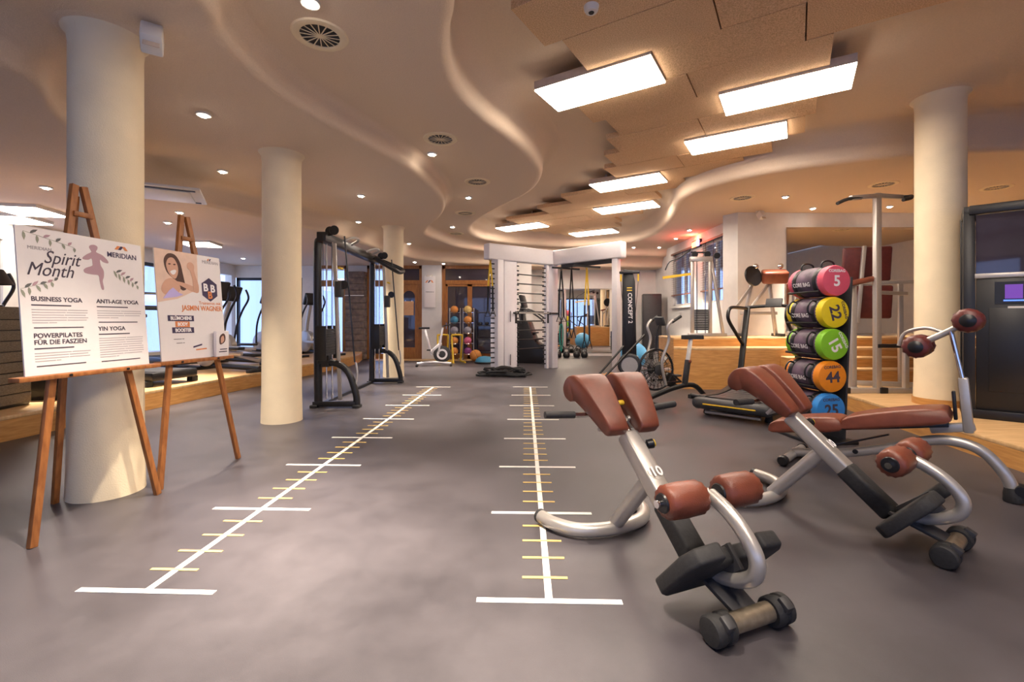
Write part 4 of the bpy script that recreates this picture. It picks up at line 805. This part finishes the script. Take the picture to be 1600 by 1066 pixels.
# ---- medicine ball racks
cols = [['ballo', 'ballb', 'ballg', 'ballo', 'ballo'], ['bally', 'ballo', 'ballg', 'ballp', 'ballv']]
cname = dict(ballo='orange', ballb='blue', ballg='grey', bally='yellow', ballp='pink', ballv='purple'); lev = ['top', 'second', 'middle', 'fourth', 'lowest']
for i, px in enumerate((710, 731)):
    x = (px-800)/FPX*13.55; rk = ('rack nearer the arched door', 'rack nearer the rig')[i]
    t = thing('ball_rack', 'slim upright medicine ball ' + rk, 'ball rack', (x, 13.55, .007), 0, 'medicine ball racks')
    for s in (-1, 1): MB().cyl((s*.16, .12, .03), (s*.16, .16, 1.55), .018, n=10).build('upright', 'silver', t); MB().bar((s*.16, -.2, .03), (s*.16, .2, .03), .04, .05).build('foot', 'silver', t)
    for k in range(5):
        z = 1.50-k*.31
        MB().torus((0, 0, z-.085), (0, 0, 1), .09, .008, 18, 6).bar((-.16, .13, z-.085), (.16, .13, z-.085), .015, .015).bar((-.05, .08, z-.085), (-.05, .13, z-.085), .012, .012).bar((.05, .08, z-.085), (.05, .13, z-.085), .012, .012).build('ring_shelf', 'chrome', t)
        g = thing('medicine_ball', '%s medicine ball on the %s shelf of the %s' % (cname[cols[i][k]], lev[k], rk), 'medicine ball', (x, 13.55, z+.007))
        MB().sphere((0, 0, 0), .118, 20).build('shell', cols[i][k], g); MB().torus((0, 0, 0), (.3, .8, .2), .117, .004, 28, 5).build('seam', 'dgrey', g)
g = thing('floor_ball', 'large tan ball lying on floor beside the ball racks', 'ball', (-1.05, 13.15, .17)); MB().sphere((0, 0, 0), .17, 20).build('shell', 'ballo', g); MB().torus((0, 0, 0), (1, .3, .4), .169, .004, 28, 5).build('seam', 'dgrey', g)
g = thing('balance_dome', 'dark blue balance dome on the floor by the rig post', 'balance dome', (-.75, 12.6, 0)); MB().lathe([(.29, 0), (.3, .03), (.29, .05)], n=28).build('base', 'black', g); MB().lathe([(.27, .05), (.24, .12), (.15, .18), (.001, .2)], n=28).build('dome', 'ballb', g)
for i, px in enumerate((692, 714)):
    t = thing('yellow_bar_stand', ('yellow tube bar stand nearer the pale pilaster', 'yellow tube bar stand in front of the ball racks')[i], 'dip bar', ((px-800)/FPX*12.9, 12.9, 0), R(20), 'yellow dip bars')
    MB().tube([(-.16, -.25, .03), (-.15, 0, .7), (-.1, 0, .77), (.1, 0, .77), (.15, 0, .7), (.16, .25, .03)], .026, 10, 4).build('arch', 'yellow', t); MB().bar((-.16, -.3, .02), (-.16, .3, .02), .04, .04).bar((.16, -.3, .02), (.16, .3, .02), .04, .04).build('foot', 'yellow', t)
t = thing('storage_shelf', 'dark open storage shelf behind the hanging yellow band', 'shelf', ((760-800)/FPX*13.75, 13.75, .012))
for s in (-1, 1): MB().bar((s*.3, 0, 0), (s*.3, 0, 1.5), .03, .2, (0, 1, 0)).build('side', 'black', t)
for z in (.2, .6, 1.0, 1.4): MB().bx(-.3, .3, -.12, .12, z, z+.025).build('shelf_board', 'dgrey', t)
for k, x in enumerate((-.2, 0, .2)): g = thing('dumbbell', 'small dark dumbbell on the open storage shelf', 'dumbbell', ((760-800)/FPX*13.75+x, 13.75, 1.084), 0, 'dumbbells on the shelf'); MB().cyl((0, -.07, 0), (0, .07, 0), .014, n=8).build('grip', 'chrome', g); MB().lathe([(.03, -.1), (.048, -.095), (.048, -.055), (.03, -.05)], (0, 0, 0), (0, 1, 0), 12).lathe([(.03, .05), (.048, .055), (.048, .095), (.03, .1)], (0, 0, 0), (0, 1, 0), 12).build('weights', 'black', g)
g = thing('towel', 'peach towel hanging on the arched timber door', 'towel', (-3.175, YB, 1.55)); MB().box((0, 0, 0), (.3, .02, .42)).box((0, -.015, .1), (.3, .015, .25)).build('cloth', 'towel', g, .006); [MB().box((q_, .014, .225), (.02, .064, .05)).build('hook', 'chrome', g) for q_ in (-.1, .1)]
# corner speaker, box, ball
t = thing('floor_speaker', 'tall black floor speaker in the rear corner', 'speaker', (4.35, 14.2, 0), R(-12)); MB().bx(-.28, .28, -.25, .25, 0, 2.0).build('cabinet', 'black', t, .02); MB().bx(-.25, .25, -.262, -.25, .05, 1.95).build('grille', 'dgrey', t, .004)
t = thing('equipment_case', 'low black equipment case by the corner speaker', 'case', (4.35, 12.4, 0), R(-8)); MB().bx(-.4, .4, -.25, .25, 0, .75).build('body', 'black', t, .02); MB().bx(-.41, .41, -.26, .26, .52, .545).build('seam', 'dgrey', t); MB().box((0, -.26, .62), (.12, .02, .03)).build('latch', 'chrome', t)
g = thing('gym_ball', 'light blue inflatable gym ball behind the fan bike', 'gym ball', (2.98, 8.85+2.3, .33)); MB().sphere((0, 0, 0), .33, 24).build('shell', mat('gymball', (.12, .45, .80), .4, noise=.05), g); MB().lathe([(.02, 0), (.015, .008), (.001, .01)], (0, -.33, 0), (0, -1, 0), 10).build('plug', 'whitep', g)
t = thing('led_sign', 'small lit digital sign with blue and orange display between the blinds', 'sign', (XW-.029, 11.75, 3.16), R(90)); MB().bx(-.255, .255, -.03, .03, -.1, .1).build('housing', 'black', t, .006)
# writing on the sign is a display glow
MB().bx(-.235, -.08, -.0005, .035, -.07, .07).build('display_blue', 'ledb', t); MB().bx(-.06, .235, -.0005, .035, -.07, .07).build('display_orange', 'ledr', t)
l = bpy.data.lights.new('sign_glow', 'POINT'); l.energy = 8; l.color = (1, .1, .05); l.shadow_soft_size = .05; lo = bpy.data.objects.new('sign_glow', l); col.objects.link(lo); lo.parent = t; lo.location = (0, .12, .1)

t = thing('step_machine', 'dark stair climber behind the rungs of the white rig', 'stair machine', (.61, 12.8, 0), R(-15))
MB().prism([(-.45, 0), (.45, 0), (.45, .35), (.1, .6), (-.1, 1.15), (-.45, 1.2)], (0, -.3, 0), (1, 0, 0), (0, 0, 1), (0, .6, 0)).build('body', 'black', t, .03)
for k in range(4): MB().bx(-.05+k*.13, .1+k*.13, -.24, .24, .82-k*.17, .86-k*.17).build('step', 'dgrey', t, .008)
for s in (-1, 1): MB().tube([(-.3, s*.3, 1.1), (-.3, s*.32, 1.5), (.1, s*.32, 1.35), (.45, s*.32, 1.0), (.45, s*.3, .3)], .025, 8, 4).build('handrail', 'dgrey', t)
MB().box((-.3, 0, 1.72), (.08, .5, .36), (0, R(-15), 0)).build('console', 'black', t, .02); MB().bar((-.33, 0, 1.15), (-.3, 0, 1.6), .1, .3, (0, 1, 0)).build('mast', 'black', t, .01)
# ---- stage machines
ST = .88
t = thing('cable_tower', 'silver cable column with weight stack on the raised stage', 'cable machine', (3.72, 8.95, ST), R(-5))
for s in (-1, 1): MB().bar((s*.17, 0, 0), (s*.17, 0, 1.52), .06, .07, (0, 1, 0)).build('upright', 'silver', t, .008); MB().cyl((s*.08, 0, .05), (s*.08, 0, 1.48), .012, n=8).build('guide_rod', 'chrome', t)
MB().bx(-.21, .21, -.06, .06, 1.47, 1.56).build('head_beam', 'silver', t, .008); MB().bar((.19, 0, 1.5), (.42, 0, .02), .05, .06, (0, 1, 0)).build('rear_strut', 'silver', t, .008); MB().bx(-.25, .48, -.04, .04, 0, .06).build('base', 'silver', t, .008)
for k in range(12): MB().bx(-.12, .12, -.05, .05, .12+k*.034, .15+k*.034).build('weight_plate', 'black', t)
for x, z in ((-.12, 1.61), (.12, 1.61), (.30, 1.58)): MB().lathe([(.02, -.015), (.06, -.015), (.06, .015), (.02, .015)], (x, 0, z), (0, 1, 0), 16).build('pulley', 'black', t)
MB().bar((-.2, 0, 1.65), (.16, 0, 1.64), .03, .03).build('pulley_arm', 'black', t)
MB().tube([(-.2, -.02, 1.7), (-.45, -.05, 1.52), (-.62, -.05, 1.46), (-.7, -.05, 1.3)], .012, 8, 3).build('pull_handle', 'black', t)
MB().bar((-.75, -.05, 1.15), (-.22, -.05, 1.22), .03, .05).build('pull_bar', 'yellow', t)
t = thing('curl_machine', 'silver preacher curl machine with brown arm pad on the stage', 'gym machine', (4.78, 8.72, ST), R(-8))
for s in (-1, 1):
    MB().bar((s*.32, .15, .02), (s*.15, .05, 1.1), .06, .06, (0, 1, 0)).build('leg', 'silver', t, .008); MB().box((s*.34, .1, .03), (.09, .42, .06)).build('foot', 'black', t, .008)
    MB().bar((s*.14-.35, -.05, .55), (s*.14, 0, 1.02), .045, .05).build('lever', 'silver', t, .006)
    MB().sphere((s*.22+.1, -.05, 1.34), .055, 12).cyl((s*.22+.1, -.05, 1.34), (s*.2+.06, -.02, 1.1), .014, n=8).build('ball_grip', 'chrome', t)
MB().bx(-.33, .33, .1, .16, .42, .48).build('crossbar', 'silver', t, .006)
MB().box((.20, -.08, 1.14), (.44, .22, .24), (R(25), 0, R(-4))).build('arm_pad', 'leather', t, .04, 3)
MB().lathe([(.03, 0), (.19, 0), (.2, .02), (.19, .04), (.03, .04)], (-.2, -.1, 1.15), (.5, -1, .2), 26).build('cam_disc', 'black', t); MB().lathe([(.001, 0), (.05, 0), (.045, .012), (.001, .014)], (-.2, -.105, 1.152), (.5, -1, .2), 16).build('cam_hub', 'chrome', t)
MB().bar((.5, -.3, .55), (.85, -.35, .62), .3, .08).build('seat_pad', 'leather', t, .03); MB().bar((.62, -.3, .02), (.65, -.3, .52), .06, .06, (0, 1, 0)).build('seat_post', 'silver', t, .006)
# ---- chin-up frame on platform
t = thing('chinup_frame', 'tall silver chin-up frame with black grips on the oak platform', 'gym machine', (4.99, 6.22, .2), R(0))
MB().bar((0, 0, 0), (0, 0, 2.73), .075, .075, (0, 1, 0)).build('tall_post', 'silver', t, .008); MB().bar((-.22, .15, 0), (-.22, .15, 1.50), .07, .07, (0, 1, 0)).build('short_post', 'silver', t, .008)
MB().bar((.04, 0, 2.70), (-.55, -.25, 2.60), .05, .06).build('arm', 'silver', t, .006); MB().tube([(-.35, -.17, 2.62), (-.6, -.28, 2.58), (-.8, -.36, 2.50)], .022, 10, 3).build('grip', 'rubber', t)
MB().bar((0, .0, 2.70), (.5, .1, 2.70), .05, .06).build('arm', 'silver', t, .006); MB().tube([(.1, -.3, 2.56), (.25, -.24, 2.6), (.40, -.08, 2.67), (.44, .08, 2.70)], .022, 10, 3).build('grip', 'rubber', t)
MB().bx(-.45, .55, -.04, .04, 0, .07).bx(-.26, -.18, .1, .75, 0, .07).build('base_rail', 'silver', t, .008)
for x in (-.45, .06): MB().box((x, 0, .04), (.1, .12, .08)).build('foot_cap', 'black', t, .008)
MB().bar((-.3, .15, 1.50), (.05, .1, 1.58), .22, .07).build('elbow_pad', 'leather', t, .025, 3); MB().bar((0, .05, 1.38), (.7, .35, 1.38), .05, .05).build('mid_rail', 'silver', t, .006)
MB().bx(-.02, .42, -.05, .05, .62, .67).build('bench_rail', 'black', t, .006)
MB().bar((.39, 0, .0), (.39, 0, .64), .06, .06).build('bench_leg', 'silver', t, .006)
t = thing('press_machine', 'silver press machine with dark red padded backrests behind the column', 'gym machine', (5.55, 6.9, .2), R(-20))
MB().box((-.15, 0, 1.85), (.62, .09, .52), (R(8), 0, 0)).build('upper_pad', 'leatherd', t, .03, 3); MB().box((-.15, -.03, 1.27), (.62, .09, .50), (R(8), 0, 0)).build('lower_pad', 'leatherd', t, .03, 3)
MB().bar((-.2, -.09, 2.12), (-.3, -.12, .95), .05, .06, (0, 1, 0)).bar((-.55, -.08, 1.56), (.4, -.08, 1.56), .05, .05).build('pad_frame', 'silver', t, .006)
for s in (-1, 1): MB().bar((s*.32, .1, 0), (s*.3, .08, 1.6), .06, .07, (0, 1, 0)).build('leg', 'silver', t, .008)
MB().bx(-.45, .45, -.05, .05, 0, .07).build('base_rail', 'silver', t, .006)
t = thing('leg_machine', 'silver padded seat machine on stage before the large mirror', 'gym machine', (5.75, 8.75, ST), R(5))
for s in (-1, 1): MB().bar((s*.3, 0, 0), (s*.26, .05, 1.0), .06, .06, (0, 1, 0)).build('leg', 'silver', t, .006); MB().torus((s*.33, -.1, .55), (1, 0, 0), .15, .025, 22, 8).build('weight_disc', 'black', t)
MB().box((0, -.1, .48), (.4, .42, .09)).build('seat_pad', 'leather', t, .025); MB().box((0, .15, .85), (.38, .09, .5), (R(-12), 0, 0)).build('back_pad', 'leather', t, .025); MB().bx(-.34, .34, -.35, .3, 0, .06).build('base', 'silver', t, .008)
# ---- tall black machine at right
t = thing('tall_black_machine', 'tall black enclosed gym machine with small purple screen', 'gym machine', (4.72, 4.70, .2), R(-42))
for x in (0, .75, 1.5):
    for y in (0, .42): MB().bar((x, y, 0), (x, y+.02, 2.16-.05*(x == 0)), .09, .07, (0, 1, 0)).build('post', 'black', t, .006)
MB().bx(0, 1.5, -.04, .04, 2.08, 2.17).bx(0, 1.5, .38, .46, 2.08, 2.17).bx(-.04, .04, 0, .42, 2.08, 2.17).build('top_beam', 'black', t, .006); MB().bx(-.05, 1.55, -.06, .06, 0, .09).bx(-.05, .05, 0, .47, 0, .09).build('base_beam', 'black', t, .008)
MB().bx(.05, .71, -.02, .02, .09, 1.42).build('lower_panel', 'black', t, .004); MB().bx(.14, .56, -.026, -.02, .28, 1.12).build('inset_panel', 'black', t, .003); MB().bx(.05, .71, .0, .02, 1.46, 2.07).build('tinted_pane', 'dglass', t)
MB().bx(.04, .72, -.04, 0, 1.42, 1.47).build('shelf_rail', 'silver', t, .006); MB().bx(-.015, .015, .04, .40, .09, 2.07).build('end_panel', 'black', t)
MB().bx(.18, .42, -.03, -.02, 1.16, 1.38).build('screen_bezel', 'black', t); MB().bx(.25, .37, -.034, -.03, 1.21, 1.35).build('screen', 'screenp', t); MB().bx(.24, .38, -.034, -.03, 1.185, 1.20).build('screen_bar', 'screenb', t)
MB().bx(.27, .44, -.031, -.026, 1.115, 1.135).build('white_plate', 'whitep', t)
for x in (.95, 1.05): MB().cyl((x, .1, .3), (x, .1, 2.08), .016, n=10).build('guide_rod', 'chrome', t)
MB().bx(.82, 1.42, .40, .42, .09, 2.08).build('rear_panel', 'dglass', t)
# ---- cardio machines on the left platform
def elliptical(loc, rz, lab, screen='dgrey'):
    t = thing('elliptical_trainer', lab, 'elliptical trainer', loc, rz, 'cardio machines on the oak platform')
    MB().lathe([(.001, 0), (.26, 0), (.29, .02), (.29, .16), (.26, .18), (.001, .18)], (.45, -.09, .36), (0, 1, 0), 26).build('drive_housing', 'silver', t)
    MB().tube([(-.75, 0, .06), (0, 0, .08), (.6, 0, .10)], .05, 10, 3).build('base_rail', 'black', t)
    for x in (-.75, .62): MB().bar((x, -.28, .03), (x, .28, .03), .09, .06).build('stabilizer', 'black', t, .012)
    MB().tube([(.5, 0, .3), (.42, 0, .9), (.30, 0, 1.35)], .05, 10, 3).build('mast', 'silver', t)
    MB().box((.24, 0, 1.52), (.07, .46, .34), (0, R(-22), 0)).build('console', 'black', t, .02); MB().box((.195, 0, 1.535), (.01, .34, .22), (0, R(-22), 0)).build('screen', screen, t)
    for s in (-1, 1):
        MB().tube([(.42, s*.24, .30), (.36, s*.27, .8), (.22, s*.28, 1.15), (.05, s*.27, 1.42), (.10, s*.25, 1.62)], .022, 8, 5).build('swing_arm', 'black', t)
        MB().bar((.45, s*.2, .36), (-.55, s*.2, .26+.08*s), .05, .07).build('pedal_beam', 'silver', t, .01); MB().box((-.35, s*.2, .36+.07*s), (.38, .15, .05)).build('pedal', 'black', t, .012)
    return t
E1 = elliptical((-5.35, 8.55, .25), R(165), 'black and silver elliptical trainer nearest the platform edge, beside the cream column'); pl = .25
def ecopy(x, y, rz, lab): return dup(E1, (x, y, pl), R(rz), lab)
ecopy(-5.9, 9.9, 168, 'elliptical trainer standing second along the platform edge'); ecopy(-6.0, 11.6, 160, 'elliptical trainer in front of the timber window'); ecopy(-5.3, 12.4, 150, 'elliptical trainer closest to the stone pillar')
ecopy(-7.2, 6.35, 180, 'elliptical trainer behind the yoga poster by the side window'); ecopy(-7.3, 8.1, 180, 'elliptical trainer by the middle side window'); ecopy(-7.5, 11.2, 175, 'elliptical trainer by the last side window')
def treadmill(loc, rz, lab):
    t = thing('treadmill', lab, 'treadmill', loc, rz, 'treadmills on the oak platform')
    MB().bx(-.36, .36, -.8, .8, .08, .20).build('deck', 'black', t, .02); MB().bx(-.25, .25, -.78, .7, .2, .205).build('belt', 'rubber', t); MB().prism([(-.38, .55), (.38, .55), (.32, .92), (-.32, .92)], (0, 0, .08), (1, 0, 0), (0, 1, 0), (0, 0, .2)).build('motor_hood', 'silver', t, .03)
    for s in (-1, 1): MB().bar((s*.36, .62, .15), (s*.36, .78, 1.2), .06, .09, (1, 0, 0)).build('upright', 'silver', t, .01); MB().tube([(s*.36, .78, 1.15), (s*.36, .5, 1.1), (s*.36, .2, 1.02)], .025, 8, 3).build('handrail', 'black', t); MB().bx(s*.36-.05, s*.36+.05, -.75, -.65, 0, .08).bx(s*.36-.05, s*.36+.05, .65, .75, 0, .08).build('foot', 'rubber', t)
    MB().box((0, .80, 1.35), (.72, .07, .42), (R(-25), 0, 0)).build('console', 'black', t, .03); MB().box((0, .762, 1.37), (.40, .01, .26), (R(-25), 0, 0)).build('screen', 'screenb', t)
treadmill((-7.0, 9.35, .25), R(60), 'dark treadmill with lit blue screen between the elliptical trainers'); treadmill((-5.75, 6.9, .25), R(78), 'dark treadmill at the platform edge behind the second poster')
# slatted cabinet, black box, lamp
t = thing('slatted_cabinet', 'brown woven slat cabinet at the near end of the cardio platform', 'cabinet', (-5.75, 4.80, .25), R(10))
MB().bx(-.36, .36, -.28, .28, 0, 1.06).build('body', 'black', t, .01); MB().bx(-.38, .38, -.30, .30, 1.06, 1.09).build('top', 'rattan', t, .006)
for k in range(9):
    MB().box((0, -.29, .09+k*.115), (.70, .022, .106)).build('slat', 'rattan', t, .005); MB().box((.37, 0, .09+k*.115), (.022, .54, .106)).build('slat', 'rattan', t, .005)
t = thing('black_cabinet', 'low black box cabinet beside the slatted cabinet', 'cabinet', (-5.5, 5.62, .25), R(10)); MB().bx(-.35, .35, -.25, .25, 0, .48).build('body', 'black', t, .008); MB().bx(-.36, .36, -.26, .26, .48, .50).build('top', 'dgrey', t, .004); MB().bx(.352, .358, -.22, .22, .06, .45).build('door', 'dgrey', t)
t = thing('table_lamp', 'small table lamp with dark shade on the slatted cabinet', 'lamp', (-5.55, 4.85, 1.34)); MB().lathe([(.09, 0), (.09, .02), (.02, .04)], n=18).build('base', 'black', t); MB().lathe([(.02, .03), (.035, .12), (.02, .26)], n=14).build('stem', 'lampglow', t); MB().lathe([(.17, .24), (.09, .40), (.085, .40), (.165, .24)], n=24).build('shade', 'shade', t)

# machines standing where only the wall mirror shows them
for nm, x, y, rz, lab in (('cable_tower', 7.6, 5.2, 200, 'silver cable column seen in the wall mirror'), ('press_machine', 8.6, 5.6, 150, 'padded press machine seen in the wall mirror'), ('leg_machine', 9.4, 4.2, 170, 'padded seat machine seen in the wall mirror'), ('curl_machine', 7.9, 3.6, 190, 'preacher curl machine seen in the wall mirror'), ('leg_machine', 7.9, 6.6, 170, 'low padded seat machine before the stage steps, seen in the mirror')):
    dup(bpy.data.objects[nm], (x, y, .2), R(rz), lab)
